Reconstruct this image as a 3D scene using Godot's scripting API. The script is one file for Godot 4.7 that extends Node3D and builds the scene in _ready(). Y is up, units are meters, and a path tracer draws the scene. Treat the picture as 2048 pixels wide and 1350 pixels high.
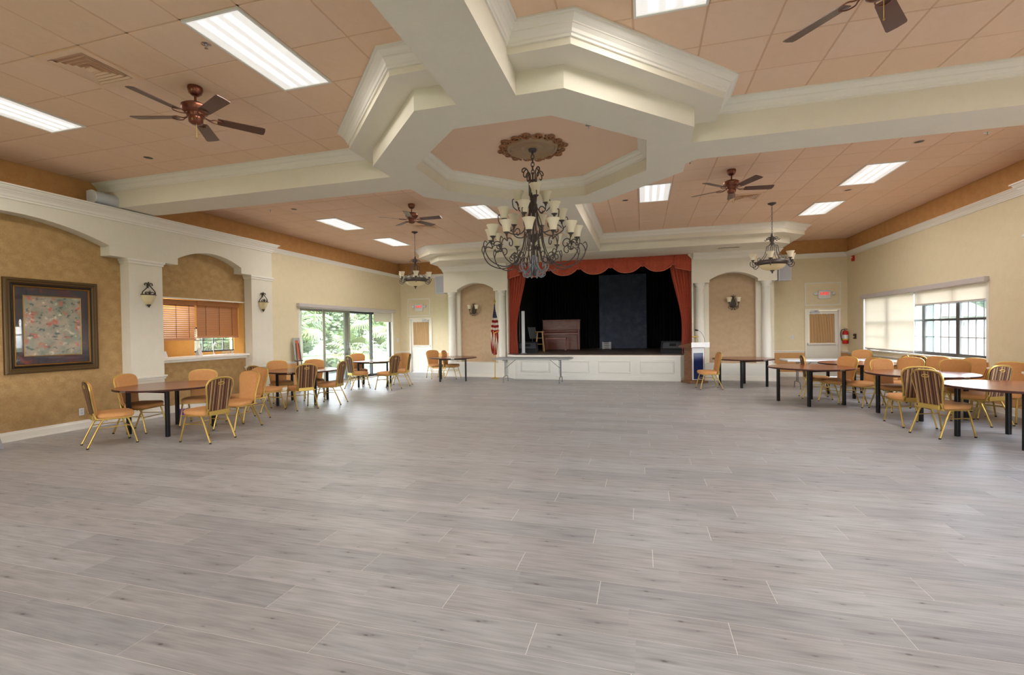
extends Node3D
# A banquet hall: octagonal coffer and beams, stage with red curtains, round tables and gilt chairs.

const CX := -1.45      # centre line of the hall
const XL := -9.12      # face of the left wall
const XR := 6.03       # face of the right wall
const ZB := -16.5      # face of the wall with the exit doors
const ZF := 3.6        # face of the wall behind the camera
const YC := 4.24       # ceiling
const ZO := -6.38      # centre of the octagon
const ZA := -15.05     # front of the arches beside the stage
const DECK := 0.79     # stage floor

var M := {}
var taken := {}
var rng := RandomNumberGenerator.new()

# ---------- naming ----------
func numbered(called: String) -> String:
	if not taken.has(called):
		taken[called] = 0
		return called
	taken[called] += 1
	return "%s_%03d" % [called, taken[called]]

func tag(o, label: String, category: String, group := "", kind := ""):
	if label: o.set_meta("label", label)
	if category: o.set_meta("category", category)
	if group: o.set_meta("group", group)
	if kind: o.set_meta("kind", kind)
	return o

func thing(called: String, label: String, category: String, at := Vector3.ZERO, turn := 0.0, group := ""):
	var o := Node3D.new()
	o.name = numbered(called)
	add_child(o)
	o.position = at
	o.rotation.y = turn
	tag(o, label, category, group)
	return o

func setting(called: String, label: String, category: String):
	var o := Node3D.new()
	o.name = called
	add_child(o)
	tag(o, label, category, "", "structure")
	return o

func copy_of(src, at: Vector3, turn: float, label := "", group := ""):
	var c = src.duplicate()
	c.name = numbered(String(src.name).rstrip("0123456789").rstrip("_"))
	add_child(c)
	c.position = at
	c.rotation.y = turn
	if label: c.set_meta("label", label)
	if group: c.set_meta("group", group)
	return c

func S() -> SurfaceTool:
	var st := SurfaceTool.new()
	st.begin(Mesh.PRIMITIVE_TRIANGLES)
	return st

func obj(called: String, st: SurfaceTool, mat, parent):
	return inst(called, done(st, mat), parent)

func done(st: SurfaceTool, mat):
	st.index()
	var m := st.commit()
	m.surface_set_material(0, mat)
	return m

func inst(called: String, mesh, parent, xf := Transform3D.IDENTITY):
	var o := MeshInstance3D.new()
	o.mesh = mesh
	o.name = called
	o.transform = xf
	parent.add_child(o, true)
	return o

# ---------- geometry ----------
func tri(st, a, b, c, na, nb, nc, ua := Vector2.ZERO, ub := Vector2.ZERO, uc := Vector2.ZERO):
	var g: Vector3 = (c - a).cross(b - a)
	if g.length_squared() < 1e-16: return
	var flip: bool = g.dot(na + nb + nc) < 0.0
	st.set_normal(na); st.set_uv(ua); st.add_vertex(a)
	if flip:
		st.set_normal(nc); st.set_uv(uc); st.add_vertex(c)
		st.set_normal(nb); st.set_uv(ub); st.add_vertex(b)
	else:
		st.set_normal(nb); st.set_uv(ub); st.add_vertex(b)
		st.set_normal(nc); st.set_uv(uc); st.add_vertex(c)

# flat convex face, outward along n
func face(st, pts: Array, n: Vector3, uv := []):
	for i in range(1, pts.size() - 1):
		if uv.size():
			tri(st, pts[0], pts[i], pts[i + 1], n, n, n, uv[0], uv[i], uv[i + 1])
		else:
			tri(st, pts[0], pts[i], pts[i + 1], n, n, n)

# flat quad whose normal is computed and turned to agree with the hint
func quad(st, a, b, c, d, hint: Vector3):
	var n: Vector3 = (b - a).cross(c - a)
	if n.length_squared() < 1e-16: n = (c - a).cross(d - a)
	n = n.normalized()
	if n.dot(hint) < 0: n = -n
	face(st, [a, b, c, d], n)

# chamfered box
func box(st, c: Vector3, s: Vector3, bev := 0.0, B := Basis.IDENTITY):
	var h: Vector3 = s * 0.5
	var b: float = min(bev, min(h.x, min(h.y, h.z)) * 0.9)
	var ax := [Vector3.RIGHT, Vector3.UP, Vector3.BACK]
	for i in 3:
		var j := (i + 1) % 3
		var k := (i + 2) % 3
		for sg in [-1.0, 1.0]:
			var n: Vector3 = ax[i] * sg
			var o: Vector3 = ax[i] * (sg * h[i])
			var p: Vector3 = ax[j] * (h[j] - b)
			var q: Vector3 = ax[k] * (h[k] - b)
			var l := []
			for w in [o + p + q, o - p + q, o - p - q, o + p - q]: l.append(c + B * w)
			face(st, l, B * n, [Vector2(0, 0), Vector2(1, 0), Vector2(1, 1), Vector2(0, 1)])
	if b <= 0: return
	for i in 3:
		var j := (i + 1) % 3
		var k := (i + 2) % 3
		for sj in [-1.0, 1.0]:
			for sk in [-1.0, 1.0]:
				var e: Vector3 = ax[i] * (h[i] - b)
				var p1: Vector3 = ax[j] * (sj * h[j]) + ax[k] * (sk * (h[k] - b))
				var p2: Vector3 = ax[j] * (sj * (h[j] - b)) + ax[k] * (sk * h[k])
				var n: Vector3 = B * (ax[j] * sj + ax[k] * sk).normalized()
				face(st, [c + B * (p1 + e), c + B * (p2 + e), c + B * (p2 - e), c + B * (p1 - e)], n)
	for sx in [-1.0, 1.0]:
		for sy in [-1.0, 1.0]:
			for sz in [-1.0, 1.0]:
				var s3 := Vector3(sx, sy, sz)
				var f: Vector3 = h - Vector3(b, b, b)
				face(st, [c + B * (Vector3(h.x, f.y, f.z) * s3), c + B * (Vector3(f.x, h.y, f.z) * s3), c + B * (Vector3(f.x, f.y, h.z) * s3)], B * s3.normalized())

# box from its low and high corners
func bx(st, x0, y0, z0, x1, y1, z1, bev := 0.0):
	box(st, Vector3((x0 + x1) * 0.5, (y0 + y1) * 0.5, (z0 + z1) * 0.5), Vector3(absf(x1 - x0), absf(y1 - y0), absf(z1 - z0)), bev)

# surface of revolution about local Y, profile of (radius, height), smooth unless flat steps
func lathe(st, prof: Array, seg := 16, xf := Transform3D.IDENTITY, arc := TAU, a0 := 0.0):
	for i in prof.size() - 1:
		var p: Vector2 = prof[i]
		var q: Vector2 = prof[i + 1]
		if p.distance_to(q) < 1e-6: continue
		var t: Vector2 = (q - p).normalized()
		var n2 := Vector2(t.y, -t.x)
		var np := n2
		var nq := n2
		if i > 0:
			var t0: Vector2 = (p - prof[i - 1]).normalized()
			if t0.dot(t) > 0.6: np = (n2 + Vector2(t0.y, -t0.x)).normalized()
		if i < prof.size() - 2:
			var t1: Vector2 = (prof[i + 2] - q).normalized()
			if t1.dot(t) > 0.6: nq = (n2 + Vector2(t1.y, -t1.x)).normalized()
		for k in seg:
			var a := a0 + arc * k / seg
			var b := a0 + arc * (k + 1) / seg
			var ca := Vector3(cos(a), 0, sin(a))
			var cb := Vector3(cos(b), 0, sin(b))
			var P := [xf * (ca * p.x + Vector3.UP * p.y), xf * (cb * p.x + Vector3.UP * p.y), xf * (cb * q.x + Vector3.UP * q.y), xf * (ca * q.x + Vector3.UP * q.y)]
			var N := [(xf.basis * (ca * np.x + Vector3.UP * np.y)).normalized(), (xf.basis * (cb * np.x + Vector3.UP * np.y)).normalized(), (xf.basis * (cb * nq.x + Vector3.UP * nq.y)).normalized(), (xf.basis * (ca * nq.x + Vector3.UP * nq.y)).normalized()]
			tri(st, P[0], P[1], P[2], N[0], N[1], N[2])
			tri(st, P[0], P[2], P[3], N[0], N[2], N[3])

# round bar along a polyline; r may be a number or one value per point
func tube(st, pts: Array, r, seg := 6, caps := true):
	var n := pts.size()
	var rings := []
	var nrm := []
	var up := Vector3.ZERO
	for i in n:
		var t: Vector3 = (pts[min(i + 1, n - 1)] - pts[max(i - 1, 0)]).normalized()
		if up == Vector3.ZERO:
			up = Vector3.UP if absf(t.y) < 0.9 else Vector3.RIGHT
		up = (up - t * up.dot(t))
		if up.length() < 1e-4: up = t.cross(Vector3(0.3, 0.5, 0.8))
		up = up.normalized()
		var side: Vector3 = t.cross(up)
		var rr: float = r if (r is float or r is int) else r[i]
		var ring := []
		var rn := []
		for k in seg:
			var a := TAU * k / seg
			var d: Vector3 = up * cos(a) + side * sin(a)
			ring.append(pts[i] + d * rr)
			rn.append(d)
		rings.append(ring)
		nrm.append(rn)
	for i in n - 1:
		for k in seg:
			var l := (k + 1) % seg
			tri(st, rings[i][k], rings[i][l], rings[i + 1][l], nrm[i][k], nrm[i][l], nrm[i + 1][l])
			tri(st, rings[i][k], rings[i + 1][l], rings[i + 1][k], nrm[i][k], nrm[i + 1][l], nrm[i + 1][k])
	if caps:
		var t0: Vector3 = (pts[0] - pts[1]).normalized()
		var t1: Vector3 = (pts[n - 1] - pts[n - 2]).normalized()
		face(st, rings[0], t0)
		face(st, rings[n - 1], t1)

# smooth curve through points
func curve(ctrl: Array, per := 6) -> Array:
	var out := []
	var n := ctrl.size()
	for i in n - 1:
		var p0: Vector3 = ctrl[max(i - 1, 0)]
		var p1: Vector3 = ctrl[i]
		var p2: Vector3 = ctrl[i + 1]
		var p3: Vector3 = ctrl[min(i + 2, n - 1)]
		for k in per:
			var t := float(k) / per
			out.append(0.5 * (2.0 * p1 + (p2 - p0) * t + (2.0 * p0 - 5.0 * p1 + 4.0 * p2 - p3) * t * t + (3.0 * p1 - p0 - 3.0 * p2 + p3) * t * t * t))
	out.append(ctrl[n - 1])
	return out

# polygon in local XY extruded along local Z
func extrude(st, poly: Array, z0: float, z1: float, xf := Transform3D.IDENTITY, smooth := false):
	var pv := PackedVector2Array(poly)
	if Geometry2D.is_polygon_clockwise(pv): pv.reverse()
	var idx := Geometry2D.triangulate_polygon(pv)
	for s in [[z0, -1.0], [z1, 1.0]]:
		var n: Vector3 = (xf.basis * Vector3(0, 0, s[1] * signf(z1 - z0))).normalized()
		for i in range(0, idx.size(), 3):
			var P := []
			for k in 3: P.append(xf * Vector3(pv[idx[i + k]].x, pv[idx[i + k]].y, s[0]))
			tri(st, P[0], P[1], P[2], n, n, n, pv[idx[i]], pv[idx[i + 1]], pv[idx[i + 2]])
	var m := pv.size()
	for i in m:
		var p: Vector2 = pv[i]
		var q: Vector2 = pv[(i + 1) % m]
		var e: Vector2 = (q - p).normalized()
		var n2 := Vector2(e.y, -e.x)
		var na := n2
		var nb := n2
		if smooth:
			var e0: Vector2 = (p - pv[(i + m - 1) % m]).normalized()
			var e1: Vector2 = (pv[(i + 2) % m] - q).normalized()
			if e0.dot(e) > 0.7: na = (n2 + Vector2(e0.y, -e0.x)).normalized()
			if e1.dot(e) > 0.7: nb = (n2 + Vector2(e1.y, -e1.x)).normalized()
		var A: Vector3 = (xf.basis * Vector3(na.x, na.y, 0)).normalized()
		var Bn: Vector3 = (xf.basis * Vector3(nb.x, nb.y, 0)).normalized()
		var a := xf * Vector3(p.x, p.y, z0)
		var b := xf * Vector3(q.x, q.y, z0)
		var c := xf * Vector3(q.x, q.y, z1)
		var d := xf * Vector3(p.x, p.y, z1)
		tri(st, a, b, c, A, Bn, Bn)
		tri(st, a, c, d, A, Bn, A)

# moulding: a profile of (out, up) carried along a horizontal path with mitred corners;
# "out" points to the left of the direction of travel seen from above when side is 1
func moulding(st, path: Array, prof: Array, side := 1.0, closed := false):
	var n := path.size()
	var rows := []
	for i in n:
		var p: Vector3 = path[i]
		var din: Vector3
		var dout: Vector3
		if closed or (i > 0 and i < n - 1):
			din = (p - path[(i + n - 1) % n]).normalized()
			dout = (path[(i + 1) % n] - p).normalized()
		elif i == 0:
			dout = (path[1] - p).normalized()
			din = dout
		else:
			din = (p - path[i - 1]).normalized()
			dout = din
		var n1 := Vector3(din.z, 0, -din.x) * side
		var n2 := Vector3(dout.z, 0, -dout.x) * side
		var mt: Vector3 = (n1 + n2).normalized()
		mt = mt / max(0.3, mt.dot(n1))
		var row := []
		for q in prof: row.append(p + mt * q.x + Vector3.UP * q.y)
		rows.append(row)
	var last := n if closed else n - 1
	for i in last:
		var j := (i + 1) % n
		var d: Vector3 = (path[j] - path[i]).normalized()
		var o := Vector3(d.z, 0, -d.x) * side
		for k in prof.size() - 1:
			var e: Vector2 = prof[k + 1] - prof[k]
			var hint: Vector3 = o * e.y - Vector3.UP * e.x
			quad(st, rows[i][k], rows[i][k + 1], rows[j][k + 1], rows[j][k], hint)
	if not closed:
		for s in [[0, -1.0], [n - 1, 1.0]]:
			var i: int = s[0]
			var d: Vector3 = (path[min(i + 1, n - 1)] - path[max(i - 1, 0)]).normalized() * s[1]
			var base: Vector3 = path[i] + Vector3.UP * prof[prof.size() - 1].y
			var pts := [base]
			for k in range(prof.size()): pts.append(rows[i][prof.size() - 1 - k])
			for k in range(1, pts.size() - 1): tri(st, pts[0], pts[k], pts[k + 1], d, d, d)

func crown(p: float, d: float) -> Array:
	return [Vector2(0, -d), Vector2(0.14 * p, -d), Vector2(0.14 * p, -0.86 * d), Vector2(0.24 * p, -0.82 * d), Vector2(0.3 * p, -0.66 * d), Vector2(0.46 * p, -0.5 * d), Vector2(0.52 * p, -0.48 * d), Vector2(0.52 * p, -0.42 * d), Vector2(0.66 * p, -0.34 * d), Vector2(0.82 * p, -0.2 * d), Vector2(0.84 * p, -0.13 * d), Vector2(p, -0.11 * d), Vector2(p, 0)]

# rectangle u0..u1 by v0..v1 minus holes, as rectangles
func rects(u0, u1, v0, v1, holes: Array) -> Array:
	var us := [u0, u1]
	var vs := [v0, v1]
	for h in holes:
		for u in [h[0], h[1]]:
			if u > u0 and u < u1 and not us.has(u): us.append(u)
		for v in [h[2], h[3]]:
			if v > v0 and v < v1 and not vs.has(v): vs.append(v)
	us.sort()
	vs.sort()
	var out := []
	for i in us.size() - 1:
		var start = null
		for j in vs.size() - 1:
			var cu = (us[i] + us[i + 1]) * 0.5
			var cv = (vs[j] + vs[j + 1]) * 0.5
			var inside := false
			for h in holes:
				if cu > h[0] and cu < h[1] and cv > h[2] and cv < h[3]: inside = true
			if inside:
				if start != null: out.append([us[i], us[i + 1], start, vs[j]])
				start = null
			elif start == null:
				start = vs[j]
		if start != null: out.append([us[i], us[i + 1], start, vs[-1]])
	return out

# ---------- textures ----------
func noise(freq: float, seed_: int, oct := 4, kind := FastNoiseLite.TYPE_SIMPLEX_SMOOTH) -> FastNoiseLite:
	var n := FastNoiseLite.new()
	n.seed = seed_
	n.noise_type = kind
	n.frequency = freq
	n.fractal_octaves = oct
	return n

func image(w: int, h: int, f: Callable) -> Image:
	var data := PackedByteArray()
	data.resize(w * h * 3)
	var i := 0
	for y in h:
		for x in w:
			var c: Color = f.call(x, y)
			data[i] = clampi(int(c.r * 255.0 + 0.5), 0, 255)
			data[i + 1] = clampi(int(c.g * 255.0 + 0.5), 0, 255)
			data[i + 2] = clampi(int(c.b * 255.0 + 0.5), 0, 255)
			i += 3
	return Image.create_from_data(w, h, false, Image.FORMAT_RGB8, data)

func tex(img: Image) -> ImageTexture:
	img.generate_mipmaps()
	return ImageTexture.create_from_image(img)

func mat(c: Color, rough := 0.6, metal := 0.0) -> StandardMaterial3D:
	var m := StandardMaterial3D.new()
	m.albedo_color = c
	m.roughness = rough
	m.metallic = metal
	return m

# mottled surface: two tones of the same paint or paper, in world space
func mottled(a: Color, b: Color, scale_: float, rough: float, seed_: int, bump := 0.0) -> StandardMaterial3D:
	var m := mat(Color.WHITE, rough)
	var n1 := noise(0.02, seed_, 5)
	var n2 := noise(0.11, seed_ + 7, 3)
	var img := image(256, 256, func(x, y):
		var t: float = 0.5
		# blend the edges so that the pattern repeats without a seam
		var fx: float = x / 256.0
		var fy: float = y / 256.0
		var v: float = 0.0
		for ii in 2:
			for jj in 2:
				var w: float = (fx if ii == 1 else 1.0 - fx) * (fy if jj == 1 else 1.0 - fy)
				v += w * (0.65 * n1.get_noise_2d(x - 256.0 * ii, y - 256.0 * jj) + 0.45 * n2.get_noise_2d(x - 256.0 * ii, y - 256.0 * jj))
		t = clampf(0.5 + v * 1.3, 0, 1)
		return a.lerp(b, t))
	m.albedo_texture = tex(img)
	m.uv1_triplanar = true
	m.uv1_world_triplanar = true
	m.uv1_scale = Vector3.ONE * scale_
	if bump > 0.0:
		m.normal_enabled = true
		var im2: Image = img.duplicate()
		im2.clear_mipmaps()
		im2.convert(Image.FORMAT_RGBA8)
		im2.bump_map_to_normal_map(bump)
		m.normal_texture = tex(im2)
	return m

func make_materials():
	M.trim = mat(Color(0.935, 0.915, 0.875), 0.5)
	M.plaster = mottled(Color(0.905, 0.88, 0.82), Color(0.885, 0.86, 0.80), 0.7, 0.75, 3)
	M.white = mat(Color(0.92, 0.91, 0.88), 0.45)
	M.gloss_white = mat(Color(0.9, 0.9, 0.88), 0.25)
	M.wall = mottled(Color(0.905, 0.85, 0.725), Color(0.88, 0.825, 0.695), 0.9, 0.8, 11)
	M.coffer = mottled(Color(0.915, 0.885, 0.815), Color(0.90, 0.87, 0.80), 0.6, 0.8, 12)
	M.niche = mottled(Color(0.75, 0.62, 0.43), Color(0.655, 0.52, 0.34), 1.1, 0.85, 21, 1.5)
	M.niche_back = mottled(Color(0.74, 0.645, 0.53), Color(0.70, 0.60, 0.485), 1.1, 0.85, 22)
	M.band = mottled(Color(0.84, 0.635, 0.41), Color(0.79, 0.585, 0.365), 1.0, 0.85, 31)
	M.wainscot = mottled(Color(0.86, 0.66, 0.44), Color(0.82, 0.62, 0.40), 0.9, 0.8, 33)
	M.tile = mottled(Color(0.945, 0.815, 0.70), Color(0.93, 0.795, 0.675), 1.6, 0.9, 41, 0.8)
	M.tile2 = mottled(Color(0.94, 0.805, 0.68), Color(0.925, 0.785, 0.655), 1.7, 0.9, 43, 0.8)
	M.grid = mat(Color(0.86, 0.70, 0.56), 0.6)
	M.inner_ceiling = mottled(Color(0.94, 0.81, 0.695), Color(0.93, 0.80, 0.68), 0.5, 0.85, 44)
	M.black = mat(Color(0.012, 0.012, 0.016), 0.95)
	M.black_velvet = mat(Color(0.015, 0.015, 0.03), 0.95)
	M.scrim = mottled(Color(0.36, 0.39, 0.46), Color(0.26, 0.29, 0.37), 0.5, 0.9, 47)
	M.bronze = mat(Color(0.25, 0.21, 0.18), 0.45, 0.3)
	M.iron = mat(Color(0.31, 0.27, 0.26), 0.45, 0.3)
	M.fan_metal = mat(Color(0.50, 0.31, 0.24), 0.28, 0.8)
	M.blade = mat(Color(0.38, 0.26, 0.21), 0.3)
	M.chrome = mat(Color(0.8, 0.8, 0.82), 0.2, 1.0)
	M.steel = mat(Color(0.55, 0.57, 0.6), 0.35, 0.9)
	M.glass_shade = mat(Color(0.94, 0.90, 0.80), 0.3)
	M.glass_shade.backlight_enabled = true
	M.glass_shade.backlight = Color(0.5, 0.45, 0.36)
	M.bowl_glass = mat(Color(0.93, 0.87, 0.70), 0.3)
	M.bowl_glass.backlight_enabled = true
	M.bowl_glass.backlight = Color(0.45, 0.4, 0.28)
	M.gold = mat(Color(0.78, 0.66, 0.36), 0.32, 0.75)
	M.seat = mottled(Color(0.82, 0.60, 0.375), Color(0.78, 0.555, 0.335), 3.0, 0.75, 51)
	M.seat.uv1_world_triplanar = false
	M.leg_black = mat(Color(0.05, 0.055, 0.07), 0.35, 0.3)
	M.plastic_white = mat(Color(0.88, 0.89, 0.9), 0.35)
	M.grey_plastic = mat(Color(0.62, 0.64, 0.66), 0.45)
	M.grey_metal = mat(Color(0.5, 0.52, 0.54), 0.4, 0.6)
	M.speaker = mat(Color(0.78, 0.79, 0.82), 0.5)
	M.speaker_grille = mat(Color(0.70, 0.71, 0.75), 0.7)
	M.monitor_box = mat(Color(0.10, 0.11, 0.13), 0.6)
	M.monitor_grille = mat(Color(0.32, 0.34, 0.37), 0.55, 0.3)
	M.red = mat(Color(0.75, 0.09, 0.06), 0.35)
	M.rubber = mat(Color(0.03, 0.03, 0.03), 0.6)
	M.yellow = mat(Color(0.85, 0.75, 0.15), 0.5)
	M.purple = mat(Color(0.42, 0.18, 0.75), 0.4)
	M.navy = mat(Color(0.05, 0.12, 0.33), 0.35)
	M.pine = mat(Color(0.80, 0.66, 0.44), 0.5)
	M.frame_dark = mat(Color(0.30, 0.31, 0.31), 0.45, 0.2)
	M.frame_tan = mat(Color(0.62, 0.62, 0.57), 0.45, 0.1)
	M.curtain_tan = mat(Color(0.76, 0.62, 0.45), 0.85)
	M.curtain_red = mottled(Color(0.74, 0.32, 0.21), Color(0.66, 0.26, 0.165), 2.0, 0.7, 61)
	M.curtain_red.rim_enabled = true
	M.curtain_red.rim = 0.3
	M.fringe = mat(Color(0.83, 0.48, 0.36), 0.7)
	M.shade = mat(Color(0.90, 0.88, 0.83), 0.85)
	M.shade.backlight_enabled = true
	M.shade.backlight = Color(0.75, 0.73, 0.70)
	M.cassette = mat(Color(0.78, 0.75, 0.74), 0.5)
	M.deck = wood(Color(0.46, 0.41, 0.385), Color(0.35, 0.30, 0.28), 5)
	M.table = wood(Color(0.58, 0.33, 0.22), Color(0.46, 0.24, 0.16), 2)
	M.table.roughness = 0.22
	M.table_edge = mat(Color(0.26, 0.12, 0.08), 0.35)
	M.piano = wood(Color(0.56, 0.28, 0.20), Color(0.42, 0.18, 0.12), 3)
	M.piano.roughness = 0.3
	M.podium = wood(Color(0.56, 0.40, 0.29), Color(0.45, 0.30, 0.21), 4)
	M.slat = mat(Color(0.80, 0.58, 0.46), 0.45)
	M.slat2 = mat(Color(0.76, 0.52, 0.33), 0.45)
	M.kitchen = mottled(Color(0.87, 0.68, 0.38), Color(0.84, 0.645, 0.35), 0.8, 0.8, 71)
	M.pane = mat(Color(0.85, 0.95, 0.92, 0.10), 0.02)
	M.pane.transparency = BaseMaterial3D.TRANSPARENCY_ALPHA
	M.picture_glass = mat(Color(0.9, 0.95, 0.95, 0.02), 0.02)
	M.picture_glass.transparency = BaseMaterial3D.TRANSPARENCY_ALPHA
	M.grass = mottled(Color(0.34, 0.41, 0.24), Color(0.27, 0.34, 0.19), 0.8, 0.95, 81)
	M.paving = mottled(Color(0.40, 0.39, 0.38), Color(0.34, 0.33, 0.32), 0.6, 0.85, 82)
	M.palm_leaf = mat(Color(0.35, 0.41, 0.23), 0.6)
	M.palm_leaf.backlight_enabled = true
	M.palm_leaf.backlight = Color(0.14, 0.18, 0.06)
	M.palm_yellow = mat(Color(0.46, 0.44, 0.18), 0.6)
	M.palm_yellow.backlight_enabled = true
	M.palm_yellow.backlight = Color(0.25, 0.23, 0.07)
	M.leaf = mat(Color(0.22, 0.29, 0.17), 0.7)
	M.leaf.backlight_enabled = true
	M.leaf.backlight = Color(0.07, 0.10, 0.04)
	M.bark = mottled(Color(0.40, 0.34, 0.28), Color(0.28, 0.23, 0.18), 3.0, 0.9, 83)
	M.siding = mat(Color(0.24, 0.36, 0.32), 0.6)
	M.fence_wood = mat(Color(0.36, 0.31, 0.29), 0.8)
	M.roof = mat(Color(0.30, 0.27, 0.26), 0.85)
	M.stucco = mat(Color(0.44, 0.43, 0.42), 0.85)
	M.light_panel = mat(Color(0.95, 0.95, 0.95), 0.5)
	M.light_panel.emission_enabled = true
	M.light_panel.emission = Color(1.0, 0.985, 0.96)
	M.light_panel.emission_energy_multiplier = 0.27
	M.light_tube = mat(Color(0.97, 0.97, 0.97), 0.5)
	M.light_tube.emission_enabled = true
	M.light_tube.emission = Color(1.0, 0.99, 0.98)
	M.light_tube.emission_energy_multiplier = 0.45
	M.exit_red = mat(Color(0.9, 0.12, 0.12), 0.5)
	M.exit_red.emission_enabled = true
	M.exit_red.emission = Color(1.0, 0.12, 0.1)
	M.exit_red.emission_energy_multiplier = 0.5
	M.joint = mat(Color(0.88, 0.87, 0.85), 0.6)
	# striped upholstery on the chair backs
	var st_cols := [Color(0.35, 0.22, 0.14), Color(0.62, 0.47, 0.30), Color(0.20, 0.12, 0.09), Color(0.50, 0.33, 0.20), Color(0.66, 0.56, 0.38), Color(0.28, 0.17, 0.13), Color(0.48, 0.28, 0.17), Color(0.16, 0.10, 0.08)]
	var sn := noise(0.2, 9, 2)
	var stripes := image(128, 64, func(x, y):
		var k: int = int(x / 5.34) % 8
		return st_cols[k] * (1.0 + 0.10 * sn.get_noise_2d(x, y)))
	M.stripe = mat(Color.WHITE, 0.8)
	M.stripe.albedo_texture = tex(stripes)
	# planks
	M.plank = []
	for v in 3:
		var img := plank_image(100 + v * 17)
		var t := tex(img)
		for tone in [Color(1.0, 1.0, 1.0), Color(0.925, 0.925, 0.93), Color(0.975, 0.965, 0.96)]:
			var m := mat(tone, 0.38)
			m.albedo_texture = t
			m.metallic_specular = 0.5
			M.plank.append(m)

func wood(a: Color, b: Color, seed_: int) -> StandardMaterial3D:
	var n := noise(0.03, seed_, 4)
	var n2 := noise(0.2, seed_ + 50, 2)
	var img := image(256, 256, func(x, y):
		var v: float = n.get_noise_2d(x * 0.35, y * 4.0) + 0.35 * n2.get_noise_2d(x * 0.2, y * 3.0)
		return a.lerp(b, clampf(0.5 + 0.8 * v, 0, 1)))
	var m := mat(Color.WHITE, 0.45)
	m.albedo_texture = tex(img)
	m.uv1_triplanar = true
	m.uv1_scale = Vector3.ONE * 0.9
	return m

func plank_image(seed_: int) -> Image:
	var g1 := noise(0.010, seed_, 4)
	var g2 := noise(0.05, seed_ + 1, 3)
	var g3 := noise(0.004, seed_ + 2, 2)
	var r := RandomNumberGenerator.new()
	r.seed = seed_
	var knots := []
	for i in 4: knots.append([r.randf_range(30, 994), r.randf_range(20, 150), r.randf_range(3.5, 7.5), r.randf_range(0.35, 0.95)])
	var pale := Color(0.728, 0.726, 0.732)
	var mid := Color(0.662, 0.657, 0.662)
	var dark := Color(0.535, 0.528, 0.534)
	return image(1024, 170, func(x, y):
		var yy: float = y
		var kd: float = 0.0
		for k in knots:
			var dx: float = (x - k[0]) / (k[2] * 2.6)
			var dy: float = (y - k[1]) / k[2]
			var d2: float = dx * dx + dy * dy
			if d2 < 40.0:
				yy += k[2] * 0.5 * dy * exp(-d2 * 0.5)
				kd = max(kd, k[3] * exp(-d2 * 2.2))
				kd = max(kd, 0.32 * k[3] * exp(-(dx * dx * 0.12 + dy * dy * 1.1)))
		var s: float = g1.get_noise_2d(x * 0.30, yy * 6.0) * 0.75 + g2.get_noise_2d(x * 0.12, yy * 5.0) * 0.4 + g3.get_noise_2d(x * 0.8, yy * 4.0) * 0.55
		var c: Color = mid.lerp(pale, clampf(s * 1.2, 0, 1)).lerp(dark, clampf(-s * 0.75, 0, 0.8))
		return c.lerp(Color(0.30, 0.275, 0.265), clampf(kd, 0, 0.9)))

func _ready():
	rng.seed = 20240611
	# camera
	var cam := Camera3D.new()
	cam.name = "camera"
	cam.position = Vector3(0, 1.55, 0)
	cam.rotation_order = EULER_ORDER_YXZ
	cam.rotation_degrees = Vector3(-0.785, 15.6, -0.78)
	cam.keep_aspect = Camera3D.KEEP_HEIGHT
	cam.fov = rad_to_deg(2.0 * atan(675.0 / 935.5))
	cam.near = 0.05
	cam.far = 200.0
	add_child(cam)
	cam.current = true
	# sky and exposure
	var env := Environment.new()
	env.background_mode = Environment.BG_SKY
	var sky := Sky.new()
	var sm := ProceduralSkyMaterial.new()
	sm.sky_top_color = Color(0.74, 0.80, 0.88)
	sm.sky_horizon_color = Color(0.94, 0.93, 0.90)
	sm.ground_bottom_color = Color(0.45, 0.45, 0.40)
	sm.ground_horizon_color = Color(0.80, 0.84, 0.86)
	sm.sun_angle_max = 0.0
	sky.sky_material = sm
	env.sky = sky
	env.background_energy_multiplier = 17.0
	env.ambient_light_source = Environment.AMBIENT_SOURCE_SKY
	env.tonemap_mode = Environment.TONE_MAPPER_LINEAR
	env.tonemap_exposure = 2.05
	env.sdfgi_enabled = true
	env.ssao_enabled = true
	env.ssil_enabled = true
	var we := WorldEnvironment.new()
	we.name = "world_environment"
	we.environment = env
	add_child(we)
	# sun, high behind the building
	var sun := DirectionalLight3D.new()
	sun.name = "sun"
	sun.rotation_degrees = Vector3(-58, 28, 0)
	sun.light_color = Color(1.0, 0.95, 0.86)
	sun.light_energy = 5.0
	sun.light_angular_distance = 0.6
	sun.shadow_enabled = true
	add_child(sun)
	make_materials()
	build_floor()
	build_ceiling()
	build_coffer()
	build_left_wall()
	build_right_wall()
	build_back_wall()
	build_front_wall()
	build_stage()
	build_outside()
	build_lights()
	build_fans()
	build_chandeliers()
	build_sconces()
	build_ceiling_bits()
	build_tables()
	build_chairs()
	build_stage_things()
	build_small_things()

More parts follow.
